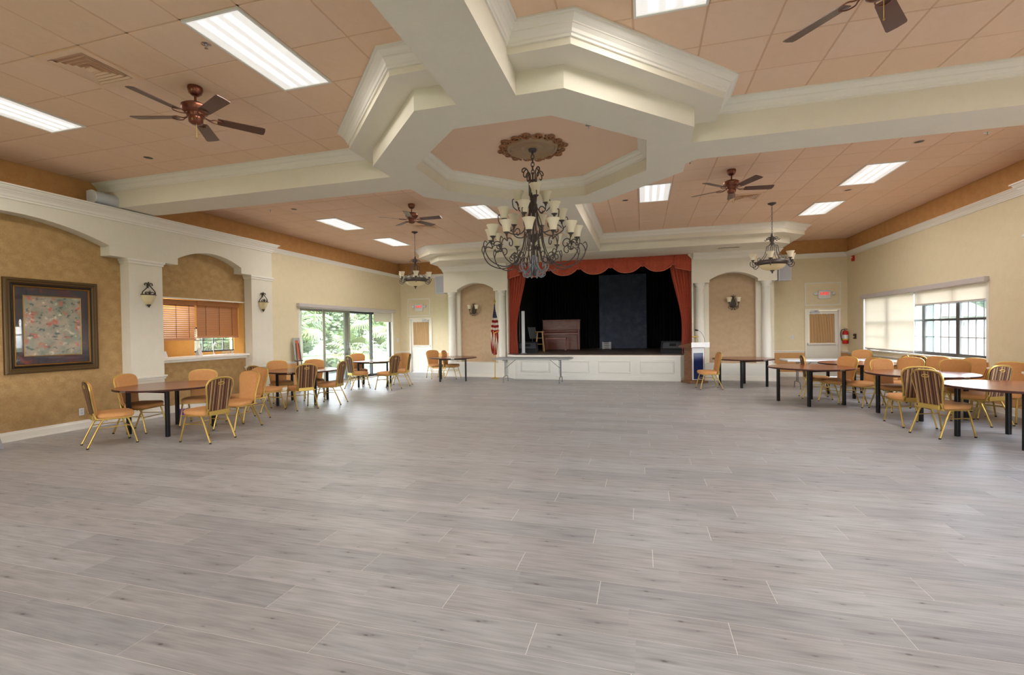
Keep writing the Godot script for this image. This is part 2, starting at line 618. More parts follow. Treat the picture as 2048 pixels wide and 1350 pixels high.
# ---------- floor ----------
func build_floor():
	var fl = setting("floor", "greige wood-look plank floor with pale joints and dark knots", "floor")
	var st := S()
	bx(st, XL - 0.3, -0.25, -15.3, XR + 0.3, -0.0009, ZF + 0.3)
	bx(st, XL - 0.3, -0.25, ZB - 0.3, -6.6, -0.0009, -15.3)
	bx(st, 3.7, -0.25, ZB - 0.3, XR + 0.3, -0.0009, -15.3)
	obj("subfloor", st, M.joint, fl)
	var W := 0.252
	var L := 1.52
	var all := []
	var r := RandomNumberGenerator.new()
	r.seed = 5
	var row := 0
	var z := -2.40 + W * 23
	while z > ZB - W:
		var z1: float = max(z - W, ZB)
		var z0: float = min(z, ZF)
		var off: float = fposmod(row * 0.618 * L + r.randf_range(-0.15, 0.15), L)
		var x: float = XL - L + off
		while x < XR:
			var xa: float = max(x, XL)
			var xb: float = min(x + L, XR)
			if xb - xa > 0.03 and z0 - z1 > 0.02:
				if not (z < -15.1 and xa > -6.6 and xb < 3.7):
					all.append([xa, xb, z1, z0, r.randi_range(0, 8), r.randf()])
			x += L
		z -= W
		row += 1
	# the planks that show largest come first
	var near := []
	for p in all:
		var c := Vector2((p[0] + p[1]) * 0.5, (p[2] + p[3]) * 0.5)
		var ax := Vector2(-sin(deg_to_rad(15.6)), -cos(deg_to_rad(15.6)))
		var depth := c.dot(ax)
		var side := absf(c.dot(Vector2(-ax.y, ax.x)))
		p.append(c.length() if (depth > 1.6 and side < depth * 1.16 + 0.5) else 100.0 + c.length())
	all.sort_custom(func(a, b): return a[6] < b[6])
	var meshes := {}
	var rest := []
	for i in 9: rest.append(S())
	for i in all.size():
		var p = all[i]
		var g := 0.0038
		if i < 300:
			var key := "%d_%d" % [p[4], int(p[5] * 3.0)]
			if not meshes.has(key):
				var s2 := S()
				plank(s2, -0.5, 0.5, -0.5, 0.5, int(p[5] * 3.0) / 3.0, true)
				meshes[key] = done(s2, M.plank[p[4]])
			var xf := Transform3D(Basis.from_scale(Vector3(p[1] - p[0] - g, 1, p[3] - p[2] - g)), Vector3((p[0] + p[1]) * 0.5, 0, (p[2] + p[3]) * 0.5))
			inst("plank", meshes[key], fl, xf)
		else:
			plank(rest[p[4]], p[0] + g, p[1] - g, p[2] + g, p[3] - g, p[5], false)
	var am := ArrayMesh.new()
	for i in 9:
		rest[i].index()
		rest[i].commit(am)
		am.surface_set_material(am.get_surface_count() - 1, M.plank[i])
	var o = inst("distant_planks", am, fl)
	o.set_meta("kind", "stuff")

func plank(st, x0, x1, z0, z1, u, flip):
	var u0: float = u
	var u1: float = u + 0.999
	var h := 0.006
	var A := Vector3(x0, 0, z0)
	var B := Vector3(x1, 0, z0)
	var C := Vector3(x1, 0, z1)
	var D := Vector3(x0, 0, z1)
	face(st, [A, B, C, D], Vector3.UP, [Vector2(u0, 0.02), Vector2(u1, 0.02), Vector2(u1, 0.98), Vector2(u0, 0.98)])
	var d := Vector3(0, -h, 0)
	for e in [[A, B, Vector3.FORWARD], [B, C, Vector3.RIGHT], [C, D, Vector3.BACK], [D, A, Vector3.LEFT]]:
		face(st, [e[0], e[1], e[1] + d, e[0] + d], e[2], [Vector2(u0, 0.02), Vector2(u1, 0.02), Vector2(u1, 0.04), Vector2(u0, 0.04)])

# ---------- ceiling ----------
func in_octagon(x: float, z: float, a: float) -> bool:
	var u := absf(x - CX)
	var w := absf(z - ZO)
	return u < a and w < a and u + w < a * 1.378

func build_ceiling():
	var ce = setting("ceiling", "drop ceiling of peach painted square tiles in a thin metal grid", "ceiling")
	var st := S()
	bx(st, XL - 0.5, YC + 0.02, -15.2, XR + 0.5, YC + 0.25, ZF + 0.3)
	bx(st, XL - 0.5, YC + 0.02, ZB - 0.3, -6.0, YC + 0.25, -15.2)
	bx(st, 3.1, YC + 0.02, ZB - 0.3, XR + 0.5, YC + 0.25, -15.2)
	obj("deck_above", st, M.grid, ce)
	# four quadrants between the beams, each with its own grid
	var T := 0.6096
	var q := [[XL - 0.16, CX - 0.3, -6.07, ZF, -4.385, -3.125], [CX + 0.3, XR, -6.07, ZF, 1.165, -3.0], [XL - 0.16, CX - 0.3, ZB, -6.69, -4.385, -9.40], [CX + 0.3, XR, ZB, -6.69, 1.165, -9.10]]
	var cells := []
	var bars := S()
	for k in 4:
		var x0: float = q[k][0]
		var x1: float = q[k][1]
		var z0: float = q[k][2]
		var z1: float = q[k][3]
		var gx: float = q[k][4] - ceilf((q[k][4] - x0) / T) * T
		var gz: float = q[k][5] - ceilf((q[k][5] - z0) / T) * T
		var i := 0
		while gx + i * T < x1:
			var xa: float = max(gx + i * T, x0)
			var xb: float = min(gx + (i + 1) * T, x1)
			if gx + i * T > x0: bx(bars, gx + i * T - 0.010, YC + 0.003, z0, gx + i * T + 0.010, YC + 0.02, z1)
			var j := 0
			while gz + j * T < z1:
				var za: float = max(gz + j * T, z0)
				var zb: float = min(gz + (j + 1) * T, z1)
				if xb - xa > 0.04 and zb - za > 0.04: cells.append([xa, xb, za, zb])
				j += 1
			i += 1
		var j2 := 0
		while gz + j2 * T < z1:
			if gz + j2 * T > z0: bx(bars, x0, YC + 0.003, gz + j2 * T - 0.011, x1, YC + 0.019, gz + j2 * T + 0.011)
			j2 += 1
	obj("grid_bars", bars, M.grid, ce)
	var list := []
	for c in cells:
		var cx: float = (c[0] + c[1]) * 0.5
		var cz: float = (c[2] + c[3]) * 0.5
		if in_octagon(cx, cz, 1.9): continue
		if cz < -14.9 and cx > -6.4 and cx < 3.4: continue
		var skip := false
		for l in light_spots():
			if absf(cx - l.x) < 0.31 and absf(cz - l.y) < 0.62: skip = true
		for v in vent_spots():
			if absf(cx - v.x) < 0.2 and absf(cz - v.y) < 0.2: skip = true
		if skip: continue
		var ax := Vector2(-sin(deg_to_rad(15.6)), -cos(deg_to_rad(15.6)))
		var p := Vector2(cx, cz)
		var depth := p.dot(ax)
		var side := absf(p.dot(Vector2(-ax.y, ax.x)))
		c.append(p.length() if (depth > 3.0 and side < depth * 1.12 + 0.3) else 100.0 + p.length())
		list.append(c)
	list.sort_custom(func(a, b): return a[4] < b[4])
	var meshes := {}
	var far := S()
	var g := 0.011
	for i in list.size():
		var c = list[i]
		var w: float = c[1] - c[0] - g
		var d: float = c[3] - c[2] - g
		if i < 300:
			var key := "%d_%d_%d" % [int(w * 200), int(d * 200), i % 2]
			if not meshes.has(key):
				var s2 := S()
				box(s2, Vector3(0, 0.004, 0), Vector3(w, 0.022, d), 0.006)
				meshes[key] = done(s2, M.tile if i % 2 == 0 else M.tile2)
			inst("tile", meshes[key], ce, Transform3D(Basis.IDENTITY, Vector3((c[0] + c[1]) * 0.5, YC + 0.006, (c[2] + c[3]) * 0.5)))
		else:
			box(far, Vector3((c[0] + c[1]) * 0.5, YC + 0.01, (c[2] + c[3]) * 0.5), Vector3(w, 0.022, d), 0.006)
	var o = obj("distant_tiles", far, M.tile, ce)
	o.set_meta("kind", "stuff")

func oct(a: float, y: float, hs := -1.0) -> Array:
	var h := hs if hs > 0 else a * 0.378
	var out := []
	for p in [[h, -a], [a, -h], [a, h], [h, a], [-h, a], [-a, h], [-a, -h], [-h, -a]]:
		out.append(Vector3(CX + p[0], y, ZO + p[1]))
	return out

func build_coffer():
	var co = setting("trim_1", "stepped cream octagonal ceiling coffer with white crown moulding and four beams", "coffer")
	# two steps down and the recess in the middle
	var st := S()
	var o1 := oct(2.32, YC)
	var o1b := oct(2.32, 4.02)
	var o2 := oct(2.03, 4.02)
	var o2b := oct(2.03, 3.80)
	var i1 := oct(1.52, 3.80, 0.55)
	var i2 := oct(1.52, 4.10, 0.55)
	for k in 8:
		var l := (k + 1) % 8
		var mid: Vector3 = (o1[k] + o1[l]) * 0.5 - Vector3(CX, YC, ZO)
		mid.y = 0
		quad(st, o1[k], o1[l], o1b[l], o1b[k], mid)
		quad(st, o1b[k], o1b[l], o2[l], o2[k], Vector3.DOWN)
		quad(st, o2[k], o2[l], o2b[l], o2b[k], mid)
		quad(st, o2b[k], o2b[l], i1[l], i1[k], Vector3.DOWN)
		quad(st, i1[k], i1[l], i2[l], i2[k], -mid)
	obj("stepped_ring", st, M.coffer, co)
	st = S()
	face(st, oct(1.52, 4.10, 0.55), Vector3.DOWN)
	face(st, oct(1.52, 4.16, 0.55), Vector3.UP)
	obj("recess_ceiling", st, M.inner_ceiling, co)
	st = S()
	moulding(st, oct(2.32, YC), crown(0.14, 0.16), 1.0, true)
	obj("outer_crown", st, M.trim, co)
	st = S()
	moulding(st, oct(1.52, 4.10, 0.55), crown(0.11, 0.14), -1.0, true)
	obj("inner_crown", st, M.trim, co)
	# beams with crown along both sides
	for b in [["x", XL - 0.2, CX - 2.03], ["x", CX + 2.03, XR + 0.1], ["z", -13.5, ZO - 2.03], ["z", ZO + 2.03, ZF + 0.1]]:
		st = S()
		var cr := S()
		if b[0] == "x":
			bx(st, b[1], 3.80, ZO - 0.305, b[2], YC + 0.02, ZO + 0.305)
			moulding(cr, [Vector3(b[1], YC, ZO + 0.305), Vector3(b[2], YC, ZO + 0.305)], crown(0.13, 0.15), -1.0)
			moulding(cr, [Vector3(b[1], YC, ZO - 0.305), Vector3(b[2], YC, ZO - 0.305)], crown(0.13, 0.15), 1.0)
		else:
			bx(st, CX - 0.305, 3.80, b[1], CX + 0.305, YC + 0.02, b[2])
			moulding(cr, [Vector3(CX + 0.305, YC, b[1]), Vector3(CX + 0.305, YC, b[2])], crown(0.13, 0.15), 1.0)
			moulding(cr, [Vector3(CX - 0.305, YC, b[1]), Vector3(CX - 0.305, YC, b[2])], crown(0.13, 0.15), -1.0)
		var o = obj("beam", st, M.coffer, co)
		obj("beam_crown", cr, M.trim, o)

# ---------- arcade of pillars and segmental arches along a side wall ----------
# s = 1 for the left wall (faces +x), -1 for the right wall
func arcade(w, X: float, s: float, dz := 0.0):
	var D := 0.22
	var F := X + s * D
	# outline in (z, y): pillars are separate, this is the wall over the arches
	var poly := [Vector2(-9.66, 3.66), Vector2(-9.66, 2.96), Vector2(-8.74, 2.96), Vector2(-8.74, 3.09)]
	for i in range(1, 12):
		var t := i / 12.0
		var zz: float = lerp(-8.74, -7.21, t)
		poly.append(Vector2(zz, 3.09 + 0.205 * (1.0 - pow(2.0 * t - 1.0, 2.0))))
	poly.append_array([Vector2(-7.21, 3.09), Vector2(-7.21, 2.96), Vector2(-5.97, 2.96), Vector2(-5.97, 3.13)])
	for i in range(1, 16):
		var t := i / 16.0
		var zz: float = lerp(-5.97, -3.33, t)
		poly.append(Vector2(zz, 3.13 + 0.27 * (1.0 - pow(2.0 * t - 1.0, 2.0))))
	poly.append_array([Vector2(-3.33, 3.13), Vector2(-3.33, 2.96), Vector2(-2.41, 2.96), Vector2(-2.41, 3.66)])
	for i in poly.size(): poly[i].x += dz
	# local XY = (z, y): local x -> world z, local y -> world y, local z -> world x
	var xf := Transform3D(Basis(Vector3(0, 0, 1), Vector3(0, 1, 0), Vector3(1, 0, 0)), Vector3.ZERO)
	var st := S()
	extrude(st, poly, X, F, xf, true)
	obj("arch_wall", st, M.plaster, w)
	st = S()
	var e := 0.0
	moulding(st, [Vector3(X, 3.78, -9.66 + dz), Vector3(F, 3.78, -9.66 + dz), Vector3(F, 3.78, -2.41 + dz), Vector3(X, 3.78, -2.41 + dz)], crown(0.14, 0.20), s, false)
	bx(st, X, 3.6, -9.66 + dz, F, 3.78, -2.41 + dz)
	obj("arcade_crown", st, M.trim, w)
	for p in [[-9.66 + dz, -9.02 + dz], [-6.89 + dz, -6.28 + dz], [-3.02 + dz, -2.41 + dz]]:
		st = S()
		bx(st, X, 0, p[0], F, 2.96, p[1], 0.004)
		var o = obj("pillar", st, M.plaster, w)
		for mo in [["capital", 2.96, 0.035, 0.085], ["chair_rail_band", 0.80, 0.035, 0.075], ["plinth_band", 0.14, 0.02, 0.14]]:
			st = S()
			var y1: float = mo[1]
			moulding(st, [Vector3(X, y1, p[0]), Vector3(F, y1, p[0]), Vector3(F, y1, p[1]), Vector3(X, y1, p[1])], [Vector2(0, -mo[3]), Vector2(mo[2] * 0.4, -mo[3]), Vector2(mo[2] * 0.5, -mo[3] * 0.6), Vector2(mo[2], -mo[3] * 0.4), Vector2(mo[2], 0), Vector2(0, 0)], s)
			obj(mo[0], st, M.trim, o)

const RAIL := [Vector2(0, -0.07), Vector2(0.012, -0.07), Vector2(0.016, -0.045), Vector2(0.035, -0.03), Vector2(0.035, -0.012), Vector2(0.028, 0), Vector2(0, 0)]
const BASE := [Vector2(0, 0), Vector2(0.028, 0), Vector2(0.028, 0.02), Vector2(0.02, 0.026), Vector2(0.02, 0.105), Vector2(0.012, 0.12), Vector2(0.01, 0.14), Vector2(0, 0.145)]

# vertical slab between x0 and x1, in (z, y) rectangles with holes
func slab_x(x0, x1, z0, z1, y0, y1, holes, st):
	for r in rects(z0, z1, y0, y1, holes): bx(st, x0, r[2], r[0], x1, r[3], r[1])

func slab_z(z0, z1, x0, x1, y0, y1, holes, st):
	for r in rects(x0, x1, y0, y1, holes): bx(st, r[0], r[2], z0, r[1], r[3], z1)

func build_left_wall():
	var w = setting("wall_left", "left wall with white arches, tan papered niches and pale yellow paper", "wall")
	var holes := [[-9.0, -6.93, 1.06, 2.32], [-15.92, -10.82, 0.0, 2.34]]
	var T := 0.28
	var st := S()
	slab_x(XL - T, XL, ZB - 0.3, -9.66, 0.78, 3.72, holes, st)
	obj("yellow_wallpaper", st, M.wall, w)
	st = S()
	slab_x(XL - T, XL, ZB - 0.3, -9.66, 0.0, 0.78, holes, st)
	obj("wainscot", st, M.wainscot, w)
	st = S()
	slab_x(XL - T, XL, -9.66, ZF + 0.3, 0.0, 3.72, holes, st)
	obj("niche_wallpaper", st, M.niche, w)
	st = S()
	bx(st, XL - 0.45, 3.70, ZB - 0.3, XL - 0.14, YC + 0.02, ZF + 0.3)
	bx(st, XL - 0.2, 3.69, ZB - 0.3, XL, 3.72, ZF + 0.3)
	obj("orange_band", st, M.band, w)
	arcade(w, XL, 1.0)
	st = S()
	moulding(st, [Vector3(XL, 3.76, ZB), Vector3(XL, 3.76, -9.66)], crown(0.09, 0.1), 1.0)
	bx(st, XL - 0.02, 3.66, ZB, XL, 3.76, -9.66)
	obj("crown", st, M.trim, w)
	st = S()
	moulding(st, [Vector3(XL, 0.82, -10.74), Vector3(XL, 0.82, -9.66)], RAIL, 1.0)
	moulding(st, [Vector3(XL, 0.82, ZB), Vector3(XL, 0.82, -16.0)], RAIL, 1.0)
	obj("chair_rail", st, M.trim, w)
	var bb = setting("baseboard_left", "cream stepped baseboard along the left wall", "baseboard")
	st = S()
	for r in [[ZB, -15.98], [-10.78, -9.66], [-9.02, -6.89], [-6.28, -3.02], [-2.41, ZF]]:
		moulding(st, [Vector3(XL, 0, r[0]), Vector3(XL, 0, r[1])], BASE, 1.0)
	obj("board", st, M.trim, bb)
	# lintel and ledge of the serving hatch
	var h = setting("window_2", "serving hatch in the tan niche with a cream ledge under wooden blinds", "window")
	st = S()
	bx(st, XL - 0.34, 1.06, -9.0, XL + 0.16, 1.11, -6.905, 0.008)
	bx(st, XL, 1.01, -8.98, XL + 0.1, 1.06, -6.91, 0.006)
	obj("ledge", st, M.trim, h)
	st = S()
	bx(st, XL - 0.02, 2.30, -9.0, XL + 0.02, 2.325, -6.91)
	obj("lintel_bead", st, M.trim, h)
	st = S()
	bx(st, XL - T, 1.11, -9.0, XL - 0.002, 2.3, -8.975)
	bx(st, XL - T, 1.11, -6.955, XL - 0.002, 2.3, -6.93)
	obj("jamb", st, M.kitchen, h)

func build_right_wall():
	var w = setting("wall_right", "right wall with pale yellow paper above an orange wainscot and a wide window", "wall")
	var holes := [[-15.42, -10.49, 0.90, 2.36]]
	var T := 0.28
	var st := S()
	slab_x(XR, XR + T, ZB - 0.3, -9.26, 0.78, 3.74, holes, st)
	obj("yellow_wallpaper", st, M.wall, w)
	st = S()
	slab_x(XR, XR + T, ZB - 0.3, -9.26, 0.0, 0.78, holes, st)
	obj("wainscot", st, M.wainscot, w)
	st = S()
	slab_x(XR, XR + T, -9.26, ZF + 0.3, 0.0, 3.74, [[-8.4, -7.5, 0.9, 2.36], [-5.7, -3.5, 0.9, 2.36]], st)
	obj("niche_wallpaper", st, M.niche, w)
	st = S()
	bx(st, XR + 0.0, 3.72, ZB - 0.3, XR + 0.3, YC + 0.02, ZF + 0.3)
	obj("orange_band", st, M.band, w)
	arcade(w, XR, -1.0, 0.4)
	st = S()
	moulding(st, [Vector3(XR, 3.81, ZB), Vector3(XR, 3.81, -9.26)], crown(0.10, 0.14), -1.0)
	obj("crown", st, M.trim, w)
	st = S()
	moulding(st, [Vector3(XR, 0.78, ZB), Vector3(XR, 0.78, -9.26)], RAIL, -1.0)
	obj("chair_rail", st, M.trim, w)
	var bb = setting("baseboard_right", "cream stepped baseboard along the right wall", "baseboard")
	st = S()
	for r in [[ZB, -9.26], [-8.62, -6.49], [-5.88, -2.62], [-2.01, ZF]]:
		moulding(st, [Vector3(XR, 0, r[0]), Vector3(XR, 0, r[1])], BASE, -1.0)
	obj("board", st, M.trim, bb)

func build_front_wall():
	var w = setting("wall_front", "plain yellow wall behind the viewpoint with wide windows", "wall")
	var st := S()
	slab_z(ZF, ZF + 0.28, XL - 0.3, XR + 0.3, 0.0, YC + 0.02, [[-7.0, -4.2, 0.8, 2.4], [1.0, 3.8, 0.8, 2.4]], st)
	obj("yellow_wallpaper", st, M.wall, w)

# ---------- the end wall with two exit doors, and the arches beside the stage ----------
func build_back_wall():
	var w = setting("wall_back", "end wall with two exit doors, columned arches and the stage opening", "wall")
	var sides := [[XL, -6.6, 3.76, -8.74, -7.79], [3.7, XR, 3.82, 4.87, 5.84]]
	var st := S()
	var ws := S()
	var band := S()
	var cr := S()
	var ra := S()
	var ba := S()
	for i in 2:
		var a = sides[i]
		var dh := [[a[3] + 0.04, a[4] - 0.04, 0.0, 2.06]]
		slab_z(ZB - 0.28, ZB, a[0] - 0.3, a[1] + 0.3, 0.78, a[2] - 0.04, dh, st)
		slab_z(ZB - 0.28, ZB, a[0] - 0.3, a[1] + 0.3, 0.0, 0.78, dh, ws)
		bx(band, a[0] - 0.3, a[2] - 0.06, ZB - 0.28, a[1] + 0.3, YC + 0.02, ZB - (0.0 if i == 1 else 0.1))
		moulding(cr, [Vector3(a[0], a[2], ZB), Vector3(a[1], a[2], ZB)], crown(0.10, 0.14), -1.0)
		for r in [[a[0], a[3] - 0.02], [a[4] + 0.02, a[1]]]:
			moulding(ra, [Vector3(r[0], 0.82, ZB), Vector3(r[1], 0.82, ZB)], RAIL, -1.0)
			moulding(ba, [Vector3(r[0], 0, ZB), Vector3(r[1], 0, ZB)], BASE, -1.0)
		# flat white frame on the wall over each door
	for v in [[-8.81, -7.86, 2.17, 2.86], [4.87, 5.85, 2.21, 2.92]]:
		var t: float = 0.035
		bx(cr, v[0], v[2], ZB, v[1], v[2] + t, ZB + 0.015)
		bx(cr, v[0], v[3] - t, ZB, v[1], v[3], ZB + 0.015)
		bx(cr, v[0], v[2] + t, ZB, v[0] + t, v[3] - t, ZB + 0.015)
		bx(cr, v[1] - t, v[2] + t, ZB, v[1], v[3] - t, ZB + 0.015)
	obj("yellow_wallpaper", st, M.wall, w)
	obj("wainscot", ws, M.wainscot, w)
	obj("orange_band", band, M.band, w)
	obj("crown", cr, M.trim, w)
	obj("chair_rail", ra, M.trim, w)
	obj("baseboard", ba, M.trim, w)
	for sg in [-1.0, 1.0]:
		# arch block over the columns
		var poly := [Vector2(2.93, 3.81), Vector2(2.93, 2.92), Vector2(3.39, 2.92), Vector2(3.39, 3.0)]
		for i in range(1, 14):
			var t := i / 14.0
			poly.append(Vector2(lerp(3.39, 4.70, t), 3.0 + 0.21 * (1.0 - pow(2.0 * t - 1.0, 2.0))))
		poly.append_array([Vector2(4.70, 3.0), Vector2(4.70, 2.92), Vector2(5.2, 2.92), Vector2(5.2, 3.81)])
		var pp := []
		for p in poly: pp.append(Vector2(CX + sg * p.x, p.y))
		st = S()
		extrude(st, pp, ZA - 0.36, ZA, Transform3D.IDENTITY, true)
		var xa: float = CX + sg * 2.93
		var xb: float = CX + sg * 5.2
		obj("arch_block", st, M.plaster, w)
		st = S()
		bx(st, xa, 0.5, ZB - 0.28, xb, 3.81, ZA - 0.36)
		obj("niche_core", st, M.plaster, w)
		st = S()
		bx(st, CX + sg * 3.40, 0.5, ZA - 0.37, CX + sg * 4.69, 3.3, ZA - 0.352)
		obj("niche_wallpaper", st, M.niche_back, w)
		st = S()
		for u in [[2.93, 3.40], [4.69, 5.12]]:
			bx(st, CX + sg * u[0], 0.5, ZA - 0.36, CX + sg * u[1], 2.92, ZA - 0.24, 0.006)
		obj("pilaster", st, M.plaster, w)
		st = S()
		var path := [Vector3(xa, 3.81, ZA), Vector3(xb, 3.81, ZA), Vector3(xb, 3.81, ZB)]
		moulding(st, path, crown(0.13, 0.20), -1.0 * sg)
		obj("arch_crown", st, M.trim, w)
		st = S()
		bx(st, CX + sg * 2.93, 0.0, ZB - 0.28, CX + sg * 5.17, 0.5, ZA, 0.004)
		obj("plinth", st, M.white, w)
		st = S()
		moulding(st, [Vector3(CX + sg * 2.93, 0, ZA), Vector3(CX + sg * 5.17, 0, ZA), Vector3(CX + sg * 5.17, 0, ZB)], BASE, -1.0 * sg)
		obj("plinth_base", st, M.trim, w)
		for u in [3.13, 4.95]:
			st = S()
			var xf := Transform3D(Basis.IDENTITY, Vector3(CX + sg * u, 0.5, ZA - 0.14))
			lathe(st, [Vector2(0.0, 0.0), Vector2(0.15, 0.0), Vector2(0.15, 0.05), Vector2(0.142, 0.075), Vector2(0.15, 0.10), Vector2(0.132, 0.13), Vector2(0.128, 0.16), Vector2(0.126, 1.2), Vector2(0.112, 2.24), Vector2(0.13, 2.255), Vector2(0.13, 2.275), Vector2(0.112, 2.285), Vector2(0.112, 2.34), Vector2(0.145, 2.37), Vector2(0.15, 2.42), Vector2(0, 2.42)], 24, xf)
			obj("column", st, M.white, w)
	# doors
	door(1, -8.74, -7.79, "left", -1.0)
	door(2, 4.87, 5.84, "right", 1.0)

func door(n: int, x0: float, x1: float, side: String, hinge: float):
	var d = setting("door_%d" % n, ["white exit door with a curtained window and a panelled wall on both sides", "white exit door with a curtained window next to the fire extinguisher"][n - 1], "door")
	d.position = Vector3((x0 + x1) * 0.5, 0, ZB)
	var w := x1 - x0
	var st := S()
	bx(st, -w * 0.5, 0, -0.1, -w * 0.5 + 0.06, 2.12, 0.03, 0.004)
	bx(st, w * 0.5 - 0.06, 0, -0.1, w * 0.5, 2.12, 0.03, 0.004)
	bx(st, -w * 0.5 + 0.06, 2.06, -0.1, w * 0.5 - 0.06, 2.12, 0.03, 0.004)
	obj("door_frame", st, M.trim, d)
	st = S()
	var l := -w * 0.5 + 0.06
	var r := w * 0.5 - 0.06
	for q in rects(l, r, 0.01, 2.055, [[l + 0.09, r - 0.09, 1.06, 1.93]]): bx(st, q[0], q[2], -0.075, q[1], q[3], -0.03)
	obj("door_leaf", st, M.white, d)
	st = S()
	bx(st, l + 0.09, 1.06, -0.06, r - 0.09, 1.93, -0.054)
	obj("pane", st, M.pane, d)
	# gathered curtain in the window
	st = S()
	var prev := []
	var nn := 56
	for i in nn + 1:
		var t := i / float(nn)
		var top: float = lerp(l + 0.075, r - 0.075, t)
		var bot: float = lerp(l + 0.08, r - 0.08, clampf(t + (0.10 if n == 2 else 0.03) * sin(t * PI), 0, 1))
		var zt: float = -0.022 + 0.010 * sin(t * 62.0) + 0.004 * sin(t * 23.0 + 1.0)
		var zb: float = -0.022 + 0.012 * sin(t * 62.0 + 0.4)
		var cur := [Vector3(top, 1.95, zt), Vector3(bot, 1.05, zb)]
		if prev.size(): quad(st, prev[0], cur[0], cur[1], prev[1], Vector3.BACK)
		prev = cur
	obj("curtain", st, M.curtain_tan, d)
	st = S()
	bx(st, l + 0.02, 1.0, -0.03, r - 0.02, 1.045, 0.03, 0.008)
	bx(st, l + 0.02, 0.985, -0.03, l + 0.08, 1.06, 0.035, 0.006)
	bx(st, r - 0.08, 0.985, -0.03, r - 0.02, 1.06, 0.035, 0.006)
	obj("push_bar", st, M.white, d)
	st = S()
	var hx: float = l + 0.22 if n == 2 else r - 0.22
	bx(st, hx - 0.13, 1.965, -0.03, hx + 0.13, 2.02, 0.03, 0.006)
	tube(st, [Vector3(hx, 2.03, 0.01), Vector3(hx + 0.05, 2.05, 0.14), Vector3(hx - 0.14, 2.07, 0.03)], 0.01, 6)
	obj("closer", st, M.speaker, d)

